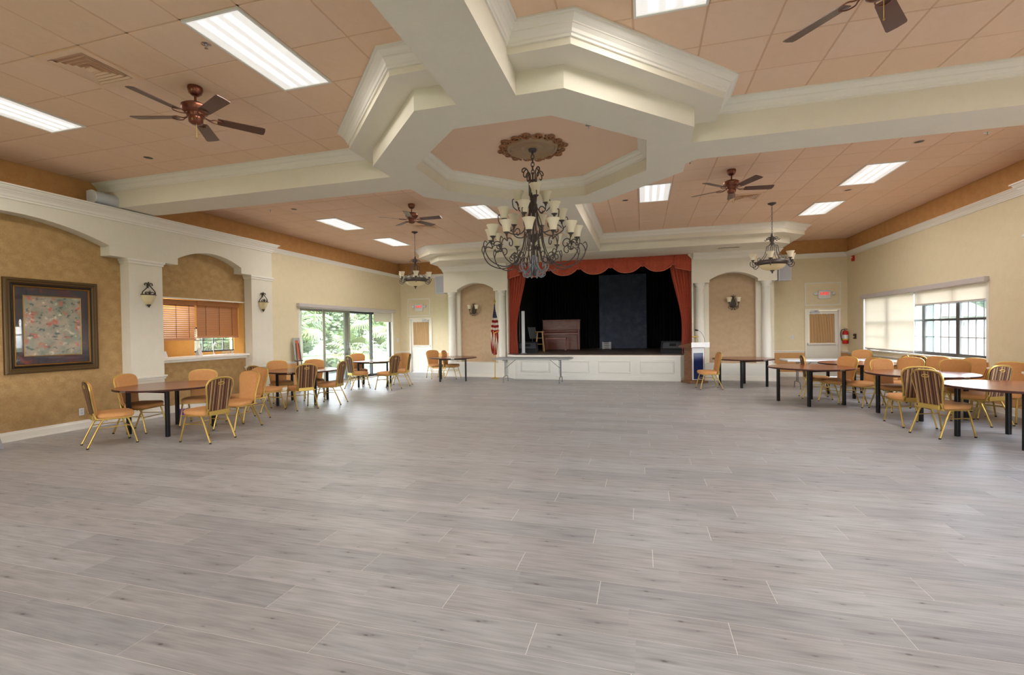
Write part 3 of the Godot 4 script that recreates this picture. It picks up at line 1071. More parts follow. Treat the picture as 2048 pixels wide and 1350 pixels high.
# ---------- stage, header, curtains ----------
func build_stage():
	var sg = setting("trim_2", "white panelled stage front, stage floor and stepped header above the stage", "stage")
	# platform with chamfered corners
	var out := [Vector2(CX - 2.93, -15.1), Vector2(CX - 2.52, -14.6), Vector2(CX + 2.52, -14.6), Vector2(CX + 2.93, -15.1), Vector2(CX + 2.93, -19.9), Vector2(CX - 2.93, -19.9)]
	var xf := Transform3D(Basis(Vector3(1, 0, 0), Vector3(0, 0, 1), Vector3(0, 1, 0)), Vector3.ZERO)
	var st := S()
	extrude(st, out, 0.0, DECK - 0.03, xf)
	obj("platform", st, M.gloss_white, sg)
	var lip := [Vector2(CX - 2.93, -15.08), Vector2(CX - 2.53, -14.58), Vector2(CX + 2.53, -14.58), Vector2(CX + 2.93, -15.08), Vector2(CX + 2.93, -15.3), Vector2(CX - 2.93, -15.3)]
	st = S()
	extrude(st, lip, DECK - 0.06, DECK - 0.02, xf)
	obj("nosing", st, M.trim, sg)
	st = S()
	var top := [Vector2(CX - 4.6, -15.2), Vector2(CX - 2.93, -15.2), Vector2(CX - 2.93, -15.08), Vector2(CX - 2.53, -14.58), Vector2(CX + 2.53, -14.58), Vector2(CX + 2.93, -15.08), Vector2(CX + 2.93, -15.2), Vector2(CX + 4.6, -15.2), Vector2(CX + 4.6, -19.9), Vector2(CX - 4.6, -19.9)]
	top = [Vector2(CX - 2.93, -15.08), Vector2(CX - 2.53, -14.58), Vector2(CX + 2.53, -14.58), Vector2(CX + 2.93, -15.08), Vector2(CX + 2.93, -19.9), Vector2(CX - 2.93, -19.9)]
	extrude(st, top, DECK - 0.02, DECK, xf)
	obj("stage_floor", st, M.deck, sg)
	# moulded panels on the front
	for i in 4:
		var xc: float = CX - 1.86 + i * 1.24
		st = S()
		var w := 0.98
		var y0 := 0.22
		var y1 := 0.61
		var t := 0.05
		bx(st, xc - w * 0.5, y0, -14.6, xc + w * 0.5, y0 + t, -14.565, 0.014)
		bx(st, xc - w * 0.5, y1 - t, -14.6, xc + w * 0.5, y1, -14.565, 0.014)
		bx(st, xc - w * 0.5, y0 + t, -14.6, xc - w * 0.5 + t, y1 - t, -14.565, 0.014)
		bx(st, xc + w * 0.5 - t, y0 + t, -14.6, xc + w * 0.5, y1 - t, -14.565, 0.014)
		obj("panel_moulding", st, M.gloss_white, sg)
	st = S()
	moulding(st, [Vector3(CX - 2.93, 0, -15.1), Vector3(CX - 2.52, 0, -14.6), Vector3(CX + 2.52, 0, -14.6), Vector3(CX + 2.93, 0, -15.1)], BASE, -1.0)
	obj("stage_base", st, M.gloss_white, sg)
	# header: two steps and a crown, with clipped corners
	var hz := -13.4
	var p1 := [Vector3(CX - 5.6, YC, -16.4), Vector3(CX - 5.6, YC, hz - 0.62), Vector3(CX - 4.92, YC, hz), Vector3(CX + 4.92, YC, hz), Vector3(CX + 5.6, YC, hz - 0.62), Vector3(CX + 5.6, YC, -16.4)]
	var p2 := [Vector3(CX - 5.3, YC, -16.4), Vector3(CX - 5.3, YC, hz - 0.82), Vector3(CX - 4.76, YC, hz - 0.3), Vector3(CX + 4.76, YC, hz - 0.3), Vector3(CX + 5.3, YC, hz - 0.82), Vector3(CX + 5.3, YC, -16.4)]
	for a in [["header_step", p1, 3.99, YC], ["header_soffit", p2, 3.81, 3.99]]:
		st = S()
		var poly := []
		for v in a[1]: poly.append(Vector2(v.x, v.z))
		extrude(st, poly, a[2], a[3], xf)
		obj(a[0], st, M.coffer, sg)
	st = S()
	moulding(st, p1, crown(0.15, 0.15), -1.0)
	obj("header_crown", st, M.trim, sg)
	# casing of the stage opening
	st = S()
	for s in [-1.0, 1.0]:
		bx(st, CX + s * 2.93, DECK, ZA - 0.36, CX + s * 2.89, 3.66, ZA + 0.005)
		var poly := [Vector2(CX + s * 2.93, 3.81), Vector2(CX + s * 2.78, 3.81), Vector2(CX + s * 2.80, 3.76), Vector2(CX + s * 2.89, 3.66), Vector2(CX + s * 2.93, 3.64)]
		extrude(st, poly, ZA - 0.36, ZA + 0.005)
	obj("opening_casing", st, M.plaster, sg)
	# black box behind
	st = S()
	bx(st, CX - 4.8, 0.0, -20.2, CX + 4.8, 4.6, -19.9)
	bx(st, CX - 3.0, 0.0, -19.9, CX - 2.93, 4.6, ZB - 0.28)
	bx(st, CX + 2.93, 0.0, -19.9, CX + 3.0, 4.6, ZB - 0.28)
	bx(st, CX - 4.8, 4.45, -19.9, CX + 4.8, 4.6, ZA - 0.36)
	obj("stage_shell", st, M.black, sg)
	st = S()
	bx(st, CX - 2.94, DECK, -16.7, CX - 2.92, 4.45, ZA - 0.36)
	bx(st, CX + 2.92, DECK, -16.7, CX + 2.94, 4.45, ZA - 0.36)
	obj("side_masking", st, M.black_velvet, sg)
	# black drapes at the back, pleated
	st = S()
	pleats(st, CX - 2.9, CX + 2.9, DECK, 4.3, -19.75, 0.06, 46, 8)
	var dr = obj("stage_drape", st, M.black_velvet, self)
	dr.name = numbered("stage_drape")
	tag(dr, "black pleated drape across the back of the stage", "curtain")
	st = S()
	pleats(st, -1.68, 0.16, DECK + 0.01, 3.75, -19.2, 0.012, 5, 10)
	var pn = obj("scrim_panel", st, M.scrim, self)
	pn.name = numbered("scrim_panel")
	tag(pn, "charcoal blue fabric panel hanging before the black drape", "curtain")
	red_curtains()

func pleats(st, x0, x1, y0, y1, z, amp, n, per):
	var prev := []
	var m: int = n * per
	for i in m + 1:
		var t: float = float(i) / m
		var x: float = lerp(x0, x1, t)
		var zz: float = z + amp * sin(t * n * TAU) + amp * 0.4 * sin(t * n * 2.3 + 1.0)
		var cur := [Vector3(x, y0, zz), Vector3(x, y1, zz)]
		if prev.size(): quad(st, prev[0], cur[0], cur[1], prev[1], Vector3.BACK)
		prev = cur

func sheet(st, f: Callable, nu: int, nv: int, hint := Vector3.BACK):
	var P := []
	var N := []
	for i in nu + 1:
		var row := []
		for j in nv + 1: row.append(f.call(i / float(nu), j / float(nv)))
		P.append(row)
	for i in nu + 1:
		var row := []
		for j in nv + 1:
			var du: Vector3 = P[min(i + 1, nu)][j] - P[max(i - 1, 0)][j]
			var dv: Vector3 = P[i][min(j + 1, nv)] - P[i][max(j - 1, 0)]
			var n := du.cross(dv).normalized()
			if n.dot(hint) < 0: n = -n
			row.append(n)
		N.append(row)
	for i in nu:
		for j in nv:
			var ua := Vector2(i / float(nu), j / float(nv))
			var ub := Vector2((i + 1) / float(nu), j / float(nv))
			var uc := Vector2((i + 1) / float(nu), (j + 1) / float(nv))
			var ud := Vector2(i / float(nu), (j + 1) / float(nv))
			tri(st, P[i][j], P[i + 1][j], P[i + 1][j + 1], N[i][j], N[i + 1][j], N[i + 1][j + 1], ua, ub, uc)
			tri(st, P[i][j], P[i + 1][j + 1], P[i][j + 1], N[i][j], N[i + 1][j + 1], N[i][j + 1], ua, uc, ud)

func red_curtains():
	# two side drapes gathered towards the edge of the opening
	for s in [-1.0, 1.0]:
		var t = thing("stage_curtain", "rust red velvet side curtain at the %s of the stage opening" % ("flag end" if s < 0 else "podium end"), "curtain", Vector3(CX + s * 2.88, DECK, -15.22))
		var st := S()
		sheet(st, func(u, v):
			# v: 0 top .. 1 bottom, u: 0 outer edge .. 1 inner edge
			var wt: float = lerp(0.62, 0.27, smoothstep(0.0, 0.72, v)) + 0.03 * smoothstep(0.75, 1.0, v)
			var x: float = -s * u * wt
			var z: float = 0.035 * sin(u * 6.0 * TAU + v * 0.6) * (0.6 + 0.4 * sin(v * 9.0)) + 0.012 * sin(u * 15.0 * TAU)
			return Vector3(x, lerp(2.98, 0.0, v), z), 72, 26)
		obj("drape", st, M.curtain_red, t)
	# valance of swags
	var va = thing("stage_valance", "rust red swagged valance with fringe across the top of the stage", "curtain", Vector3(CX, 0, -15.12))
	var st := S()
	bx(st, -2.88, 3.62, -0.03, 2.88, 3.80, 0.0)
	obj("heading", st, M.curtain_red, va)
	var xs := [-2.9, -2.18, -1.34, -0.30, 0.72, 1.43, 2.26, 2.9]
	xs = [-2.9, -2.46, -1.48, -0.50, 0.49, 1.47, 2.40, 2.9]
	for i in xs.size() - 1:
		var xa: float = xs[i] + (0.0 if i == 0 else 0.01)
		var xb: float = xs[i + 1] - 0.01
		var end := i == 0 or i == xs.size() - 2
		var drop := 0.52
		var sw := S()
		sheet(sw, func(u, v):
			var x: float = lerp(xa, xb, u)
			var sag: float = 1.0 - pow(absf(2.0 * u - 1.0), 2.4)
			if end:
				var uu: float = u if i == 0 else 1.0 - u
				sag = 0.85 - 0.55 * uu
			var yb: float = 3.48 - 0.22 * sag
			if not end: yb = 3.57 - 0.245 * sag
			var y: float = lerp(3.80, yb, v)
			var z: float = 0.02 + 0.03 * sin(v * PI) + 0.014 * sin(v * 9.0 + sag * 7.0) * v + 0.012 * sin(u * 37.0 + i)
			return Vector3(x, y, z), 22, 10)
		var o = obj("swag", sw, M.curtain_red, va)
		var fr := S()
		var line := []
		for k in 15:
			var u := k / 14.0
			var sag: float = 1.0 - pow(absf(2.0 * u - 1.0), 2.4)
			var yb: float = 3.57 - 0.245 * sag
			if end:
				var uu: float = u if i == 0 else 1.0 - u
				yb = 3.48 - 0.22 * (0.85 - 0.55 * uu)
			line.append(Vector3(lerp(xa, xb, u), yb, 0.03))
		tube(fr, line, 0.012, 5)
		obj("fringe", fr, M.fringe, o)
	for i in range(1, xs.size() - 1):
		var j := S()
		lathe(j, [Vector2(0, 0.22), Vector2(0.035, 0.2), Vector2(0.03, 0.1), Vector2(0.045, 0.0), Vector2(0.0, -0.02)], 8, Transform3D(Basis.IDENTITY, Vector3(xs[i], 3.50, 0.03)))
		obj("jabot", j, M.curtain_red, va)

# ---------- glazed openings and what is outside them ----------
func build_outside():
	# sliding glass doors in the left wall
	var d = setting("door_3", "wide sliding glass doors with metal frames opening to the palms", "door")
	d.position = Vector3(XL, 0, 0)
	var st := S()
	for s in [[-15.92, -15.86], [-10.88, -10.82]]: bx(st, -0.26, 0, s[0], 0.012, 2.34, s[1], 0.004)
	bx(st, -0.26, 2.28, -15.86, 0.012, 2.34, -10.88, 0.004)
	bx(st, -0.26, 0.0, -15.86, 0.01, 0.025, -10.88)
	obj("door_frame", st, M.trim, d)
	st = S()
	bx(st, -0.05, 2.30, -15.98, 0.10, 2.40, -10.76, 0.01)
	obj("blind_cassette", st, M.cassette, d)
	# four leaves; the second from the near end stands open a hand's breadth
	var leaves := [[-12.15, -10.88, -0.16, M.frame_tan], [-13.32, -11.98, -0.11, M.frame_tan], [-14.62, -13.30, -0.16, M.frame_dark], [-15.86, -14.55, -0.11, M.frame_dark]]
	for l in leaves:
		st = S()
		var t := 0.075
		bx(st, l[2] - 0.018, 0.03, l[0], l[2] + 0.018, 2.28, l[0] + t, 0.003)
		bx(st, l[2] - 0.018, 0.03, l[1] - t, l[2] + 0.018, 2.28, l[1], 0.003)
		bx(st, l[2] - 0.018, 2.21, l[0] + t, l[2] + 0.018, 2.28, l[1] - t)
		bx(st, l[2] - 0.018, 0.03, l[0] + t, l[2] + 0.018, 0.11, l[1] - t)
		var o = obj("sliding_leaf", st, l[3], d)
		st = S()
		bx(st, l[2] - 0.004, 0.11, l[0] + t, l[2] + 0.004, 2.21, l[1] - t)
		obj("pane", st, M.pane, o)
	st = S()
	bx(st, -0.19, 0.03, -13.30, -0.135, 2.28, -13.09, 0.004)
	obj("meeting_post", st, mat(Color(0.13, 0.15, 0.13), 0.5), d)
	st = S()
	bx(st, -0.10, 1.0, -13.27, -0.05, 1.25, -13.24, 0.006)
	obj("door_handle", st, M.chrome, d)
	st = S()
	bx(st, -0.03, 1.95, -15.84, -0.02, 2.3, -14.62)
	obj("roller_shade", st, M.shade, d)
	# window in the right wall
	var w = setting("window_1", "wide window with dark frames, divided panes and cream roller shades", "window")
	w.position = Vector3(XR, 0, 0)
	st = S()
	bx(st, -0.02, 0.86, -15.46, 0.24, 0.90, -10.45, 0.006)
	bx(st, -0.012, 0.90, -15.46, 0.24, 2.36, -15.40)
	bx(st, -0.012, 0.90, -10.51, 0.24, 2.36, -10.45)
	bx(st, 0.0, 2.36, -15.40, 0.24, 2.40, -10.51)
	obj("window_casing", st, M.trim, w)
	st = S()
	bx(st, -0.09, 2.32, -15.46, 0.03, 2.43, -10.45, 0.012)
	obj("shade_cassette", st, M.cassette, w)
	# four sashes, each with a meeting rail and muntins
	var zs := [-15.40, -14.12, -12.68, -11.46, -10.51]
	zs = [-15.40, -14.14, -12.70, -11.50, -10.51]
	for i in 4:
		st = S()
		var a: float = zs[i]
		var b: float = zs[i + 1]
		var X := 0.12
		bx(st, X - 0.03, 0.90, a, X + 0.03, 2.36, a + 0.055, 0.004)
		bx(st, X - 0.03, 0.90, b - 0.055, X + 0.03, 2.36, b, 0.004)
		bx(st, X - 0.03, 0.90, a + 0.055, X + 0.03, 0.97, b - 0.055)
		bx(st, X - 0.03, 2.30, a + 0.055, X + 0.03, 2.36, b - 0.055)
		bx(st, X - 0.03, 1.645, a + 0.055, X + 0.03, 1.69, b - 0.055)
		var o = obj("sash", st, M.frame_dark, w)
		st = S()
		for k in range(1, 4):
			var z: float = lerp(a + 0.055, b - 0.055, k / 4.0)
			bx(st, X - 0.008, 0.97, z - 0.006, X + 0.008, 2.30, z + 0.006)
		for y in [1.30, 2.0]: bx(st, X - 0.008, y - 0.006, a + 0.055, X + 0.008, y + 0.006, b - 0.055)
		obj("muntin", st, M.frame_dark, o)
		st = S()
		bx(st, X - 0.003, 0.97, a + 0.055, X + 0.003, 2.30, b - 0.055)
		obj("pane", st, M.pane, o)
	for v in [[-15.36, -12.90, 0.94], [-12.84, -10.53, 2.02]]:
		st = S()
		bx(st, 0.0, v[2], v[0], 0.004, 2.34, v[1])
		var o = obj("roller_shade", st, M.shade, w)
		st = S()
		bx(st, -0.006, v[2] - 0.02, v[0], 0.012, v[2] + 0.012, v[1], 0.003)
		obj("hem_bar", st, M.cassette, o)
	# windows further along the right wall and in the wall behind the viewpoint
	st = S()
	for z in [[-8.4, -7.5], [-5.7, -3.5]]:
		bx(st, 0.1, 0.9, z[0], 0.14, 0.97, z[1])
		bx(st, 0.1, 2.3, z[0], 0.14, 2.36, z[1])
		bx(st, 0.1, 1.62, z[0], 0.14, 1.68, z[1])
		for q in [z[0], (z[0] + z[1]) * 0.5 - 0.03, z[1] - 0.06]: bx(st, 0.1, 0.97, q, 0.14, 2.3, q + 0.06)
	var w4 = setting("window_4", "dark framed windows in the right wall nearer the viewpoint", "window")
	w4.position = Vector3(XR, 0, 0)
	obj("sash", st, M.frame_dark, w4)
	st = S()
	for x in [[-7.0, -4.2], [1.0, 3.8]]:
		bx(st, x[0], 0.8, ZF + 0.1, x[1], 0.88, ZF + 0.16)
		bx(st, x[0], 2.32, ZF + 0.1, x[1], 2.4, ZF + 0.16)
		for k in 4: bx(st, lerp(x[0], x[1] - 0.08, k / 3.0), 0.88, ZF + 0.1, lerp(x[0], x[1] - 0.08, k / 3.0) + 0.08, 2.32, ZF + 0.16)
	var w5 = setting("window_5", "dark framed windows in the wall behind the viewpoint", "window")
	obj("sash", st, M.frame_dark, w5)
	kitchen()
	outside_left()
	outside_right()

func kitchen():
	# the pantry seen through the hatch
	var k = setting("wall_pantry", "orange painted pantry walls beyond the serving hatch", "wall")
	var X0 := XL - 1.35
	var st := S()
	slab_x(X0 - 0.2, X0, -10.35, -5.6, 0.0, 2.7, [[-10.05, -8.85, 1.13, 1.75]], st)
	slab_z(-10.5, -10.35, X0 - 0.2, XL - 0.28, 0.0, 2.7, [], st)
	slab_z(-5.6, -5.4, X0 - 0.2, XL - 0.28, 0.0, 2.7, [], st)
	bx(st, X0 - 0.2, 2.7, -10.5, XL - 0.28, 2.85, -5.4)
	bx(st, X0 - 0.2, -0.2, -10.5, XL - 0.28, 0.0, -5.4)
	obj("orange_paint", st, M.kitchen, k)
	var win = setting("window_3", "small pantry window with dark bars behind the serving hatch", "window")
	win.position = Vector3(X0, 0, 0)
	st = S()
	bx(st, -0.12, 1.13, -10.05, -0.06, 1.17, -8.85)
	bx(st, -0.12, 1.71, -10.05, -0.06, 1.75, -8.85)
	for i in 5: bx(st, -0.115, 1.17, lerp(-10.05, -8.87, i / 4.0), -0.085, 1.71, lerp(-10.05, -8.87, i / 4.0) + 0.02)
	bx(st, -0.11, 1.42, -10.05, -0.09, 1.435, -8.85)
	obj("sash", st, M.frame_dark, win)
	st = S()
	bx(st, -0.1, 1.17, -10.05, -0.094, 1.71, -8.85)
	obj("pane", st, M.pane, win)
	# pantry ceiling light
	var pl = thing("pantry_light", "small square ceiling light inside the pantry", "ceiling light", Vector3(XL - 0.85, 2.69, -8.0))
	st = S()
	bx(st, -0.3, -0.06, -0.6, 0.3, 0.0, 0.6, 0.01)
	obj("diffuser", st, M.light_panel, pl)
	var pa := AreaLight3D.new()
	pa.name = "tube_light"
	pa.area_size = Vector2(0.5, 1.1)
	pa.area_normalize_energy = true
	pa.light_energy = 0.9
	pa.light_color = Color(1.0, 0.95, 0.86)
	pa.area_range = 12.0
	pa.area_attenuation = 2.0
	pa.shadow_enabled = true
	pa.rotation_degrees = Vector3(-90, 0, 0)
	pa.position = Vector3(0, -0.07, 0)
	pl.add_child(pa)
	# counter in the pantry
	var c = thing("pantry_counter", "pale counter below the small pantry window", "counter", Vector3(X0 + 0.32, 0, -7.95))
	st = S()
	bx(st, -0.3, 1.0, -2.3, 0.3, 1.05, 2.3, 0.006)
	obj("worktop", st, M.trim, c)
	st = S()
	bx(st, -0.3, 0.0, -2.28, 0.27, 1.0, 2.28)
	obj("cabinet_front", st, M.kitchen, c)
	var f = thing("faucet", "chrome gooseneck faucet before the pantry window", "faucet", Vector3(X0 + 0.14, 1.05, -9.25))
	st = S()
	tube(st, curve([Vector3(0, 0, 0), Vector3(0, 0.22, 0), Vector3(0.04, 0.30, 0), Vector3(0.10, 0.29, 0), Vector3(0.12, 0.22, 0)], 6), 0.012, 8)
	obj("spout", st, M.chrome, f)
	st = S()
	lathe(st, [Vector2(0, 0.04), Vector2(0.03, 0.035), Vector2(0.035, 0.0)], 10)
	obj("base", st, M.chrome, f)
	var up = thing("pantry_cupboard", "orange wall cupboard in the pantry behind the left blind", "cupboard", Vector3(X0 + 0.17, 1.42, -7.4))
	st = S()
	bx(st, -0.16, 0.0, -0.8, 0.16, 0.75, 0.8, 0.006)
	obj("cabinet", st, M.kitchen, up)
	# paper and cups on the ledge
	for q in [[-7.18, 0.13, "folded white menu card at the pillar end of the hatch ledge"], [-7.95, 0.16, "folded white menu card in the middle of the hatch ledge"]]:
		var p = thing("menu_card", q[2], "card", Vector3(XL - 0.16, 1.111, q[0]), 0.35, "cards on the hatch ledge")
		st = S()
		var h: float = q[1]
		for s in [-1.0, 1.0]:
			var B := Basis(Vector3.BACK, s * 0.30)
			box(st, Vector3(s * 0.295 * h, 0, 0) + B * Vector3(0, h * 0.5, 0), Vector3(0.003, h, 0.12), 0.0, B)
		obj("card", st, M.plastic_white, p)
	for i in 3:
		var p = thing("glass_cup", "small clear cup near the far end of the hatch ledge", "cup", Vector3(XL - 0.2, 1.111, -8.62 - 0.11 * i), 0.0, "cups on the hatch ledge")
		st = S()
		lathe(st, [Vector2(0, 0), Vector2(0.028, 0), Vector2(0.034, 0.075), Vector2(0.031, 0.075), Vector2(0.026, 0.006), Vector2(0, 0.006)], 12)
		obj("cup", st, M.pane, p)
	# wooden blinds
	for b in [[-7.86, -6.96, 1.50, true, "open-slatted wooden blind beside the near pillar"], [-8.96, -7.90, 1.54, false, "closed wooden blind beside the far pillar"]]:
		var t = thing("wooden_blind", b[4], "blind", Vector3(XL - 0.14, 0, 0))
		st = S()
		bx(st, -0.03, 2.19, b[0], 0.035, 2.295, b[1], 0.006)
		obj("head_rail", st, M.slat2, t)
		st = S()
		bx(st, -0.02, b[2] - 0.05, b[0], 0.02, b[2] - 0.015, b[1], 0.005)
		obj("bottom_rail", st, M.slat, t)
		var n := 17
		var sm := S()
		var tilt: float = 0.5 if b[3] else 1.35
		box(sm, Vector3.ZERO, Vector3(0.05, 0.004, b[1] - b[0]), 0.0, Basis(Vector3.BACK, -tilt))
		var mesh = done(sm, M.slat if b[3] else M.slat2)
		for i in n: inst("slat", mesh, t, Transform3D(Basis.IDENTITY, Vector3(0, lerp(b[2] + 0.005, 2.175, i / float(n - 1)), (b[0] + b[1]) * 0.5)))
		st = S()
		for f2 in [0.18, 0.5, 0.82]:
			st = S()
			bx(st, 0.027, b[2], lerp(b[0], b[1], f2) - 0.004, 0.030, 2.2, lerp(b[0], b[1], f2) + 0.004)
			obj("ladder_cord", st, M.table_edge, t)

# fan palm: trunk and separate fronds
func frond_mesh(r: float, mat_):
	var st := S()
	var n := 20
	for i in n:
		var a: float = lerp(-1.75, 1.75, i / float(n - 1))
		var d := Vector3(cos(a), 0, sin(a))
		var side := Vector3(-sin(a), 0, cos(a))
		var L: float = r * (0.78 + 0.22 * cos(a))
		var p0 := Vector3.ZERO
		var p1: Vector3 = d * L * 0.5 + Vector3(0, 0.05 * r, 0)
		var p2: Vector3 = d * L + Vector3(0, -0.28 * r, 0)
		var w: float = r * 0.055
		quad(st, p0 - side * w * 0.4, p0 + side * w * 0.4, p1 + side * w, p1 - side * w, Vector3.UP)
		tri(st, p1 - side * w, p1 + side * w, p2, Vector3.UP, Vector3.UP, Vector3.UP)
	tube(st, [Vector3(-r * 1.0, -0.12, 0), Vector3(-r * 0.5, 0.03, 0), Vector3(0, 0, 0)], 0.018, 5)
	return done(st, mat_)

func palm(at: Vector3, h: float, r: float, yellow: bool, label: String):
	var t = thing("fan_palm", label, "palm", at, rng.randf() * TAU, "palms outside the glass doors")
	var st := S()
	var prof := []
	for i in 14: prof.append(Vector2(0.10 + 0.02 * (i % 2), h * i / 13.0))
	lathe(st, prof, 9)
	obj("trunk", st, M.bark, t)
	var fm = frond_mesh(r, M.palm_leaf)
	var fy = frond_mesh(r, M.palm_yellow)
	var n := 16
	for i in n:
		var a := TAU * i * 0.382
		var tilt: float = lerp(0.95, -0.75, i / float(n - 1))
		var B := Basis(Vector3.UP, a) * Basis(Vector3.BACK, tilt)
		var o := Vector3(0, h, 0) + B * Vector3(r * 1.0, 0.1, 0)
		inst("frond", fy if (yellow and i > n - 7) else fm, t, Transform3D(B, o))

func bush(at: Vector3, s: Vector3, n: int, called: String, label: String, category: String, group: String, m, trunk := 0.0):
	var t = thing(called, label, category, at, 0.0, group)
	var st := S()
	for i in n:
		var d := Vector3(rng.randfn(), rng.randfn(), rng.randfn()).normalized() * (0.55 + 0.45 * rng.randf())
		var p := Vector3(d.x * s.x, d.y * s.y + s.y + trunk, d.z * s.z)
		var nrm := (d + Vector3(rng.randfn(), rng.randfn(), rng.randfn()) * 0.5).normalized()
		var a := nrm.cross(Vector3(0.3, 0.9, 0.2)).normalized()
		var b := nrm.cross(a)
		var l: float = rng.randf_range(0.10, 0.22) * (1.9 if trunk > 0 else 1.0)
		face(st, [p - a * l, p + b * l * 0.5, p + a * l, p - b * l * 0.5], nrm)
	var o = obj("foliage", st, m, t)
	o.set_meta("kind", "stuff")
	if trunk > 0.0:
		st = S()
		lathe(st, [Vector2(0.16, 0), Vector2(0.11, trunk), Vector2(0.06, trunk + s.y)], 8)
		obj("trunk", st, M.bark, t)
	return t

func outside_left():
	var g = setting("ground_outside", "lawn and paving around the hall", "ground")
	var st := S()
	bx(st, -80, -0.4, -80, XL - 0.28, -0.09, 60)
	bx(st, XR + 0.28, -0.4, -80, 80, -0.09, 60)
	bx(st, XL - 0.28, -0.4, ZF + 0.3, XR + 0.28, -0.09, 60)
	obj("lawn", st, M.grass, g)
	st = S()
	bx(st, XL - 3.0, -0.09, -20.0, XL - 0.28, -0.02, -9.8)
	obj("patio_slab", st, M.paving, g)
	st = S()
	bx(st, XR + 0.28, -0.09, -30, XR + 9.0, -0.05, 4)
	obj("driveway", st, M.paving, g)
	# porch roof over the patio
	var p = setting("trim_3", "white porch ceiling over the patio outside the glass doors", "porch")
	st = S()
	bx(st, XL - 2.4, 2.55, -20.0, XL - 0.28, 2.75, -9.9)
	obj("porch_ceiling", st, M.trim, p)
	st = S()
	bx(st, XL - 2.4, -0.05, -13.62, XL - 2.2, 2.55, -13.42, 0.01)
	bx(st, XL - 2.4, -0.05, -19.9, XL - 2.2, 2.55, -19.7, 0.01)
	obj("porch_post", st, M.frame_tan, p)
	palm(Vector3(-13.3, -0.1, -15.4), 2.1, 0.85, false, "tall fan palm at the near end of the glass doors")
	palm(Vector3(-13.2, -0.1, -19.4), 0.7, 0.75, true, "low fan palm with yellowed lower fronds")
	palm(Vector3(-17.4, -0.1, -20.8), 2.4, 0.9, false, "fan palm behind the dark door frame")
	palm(Vector3(-13.0, -0.1, -23.4), 1.6, 0.8, false, "fan palm at the far end of the glass doors")
	palm(Vector3(-16.8, -0.1, -26.4), 2.7, 0.95, false, "tallest fan palm behind the far glass door")
	palm(Vector3(-18.3, -0.1, -15.6), 2.9, 0.95, false, "tall fan palm behind the one at the near end")
	for i in 9:
		bush(Vector3(-22.5 - 1.2 * (i % 2), -0.1, -12.0 - i * 3.2), Vector3(1.55, 1.7 + rng.randf() * 0.8, 1.55), 2600, "garden_shrub", "rounded green shrub behind the fan palms", "shrub", "shrubs outside the glass doors", M.leaf)
	for i in 4:
		bush(Vector3(-12.35, -0.1, -12.6 - i * 1.25), Vector3(0.5, 0.34, 0.5), 260, "low_plant", "low leafy plant edging the patio", "shrub", "low plants along the patio", M.palm_leaf)
	for i in 7:
		bush(Vector3(-30.0, -0.1, -8.0 - i * 6.9), Vector3(3.4, 3.2, 3.4), 4500, "garden_tree", "broad leafy tree far behind the palms", "tree", "trees beyond the patio", M.leaf, 1.6)

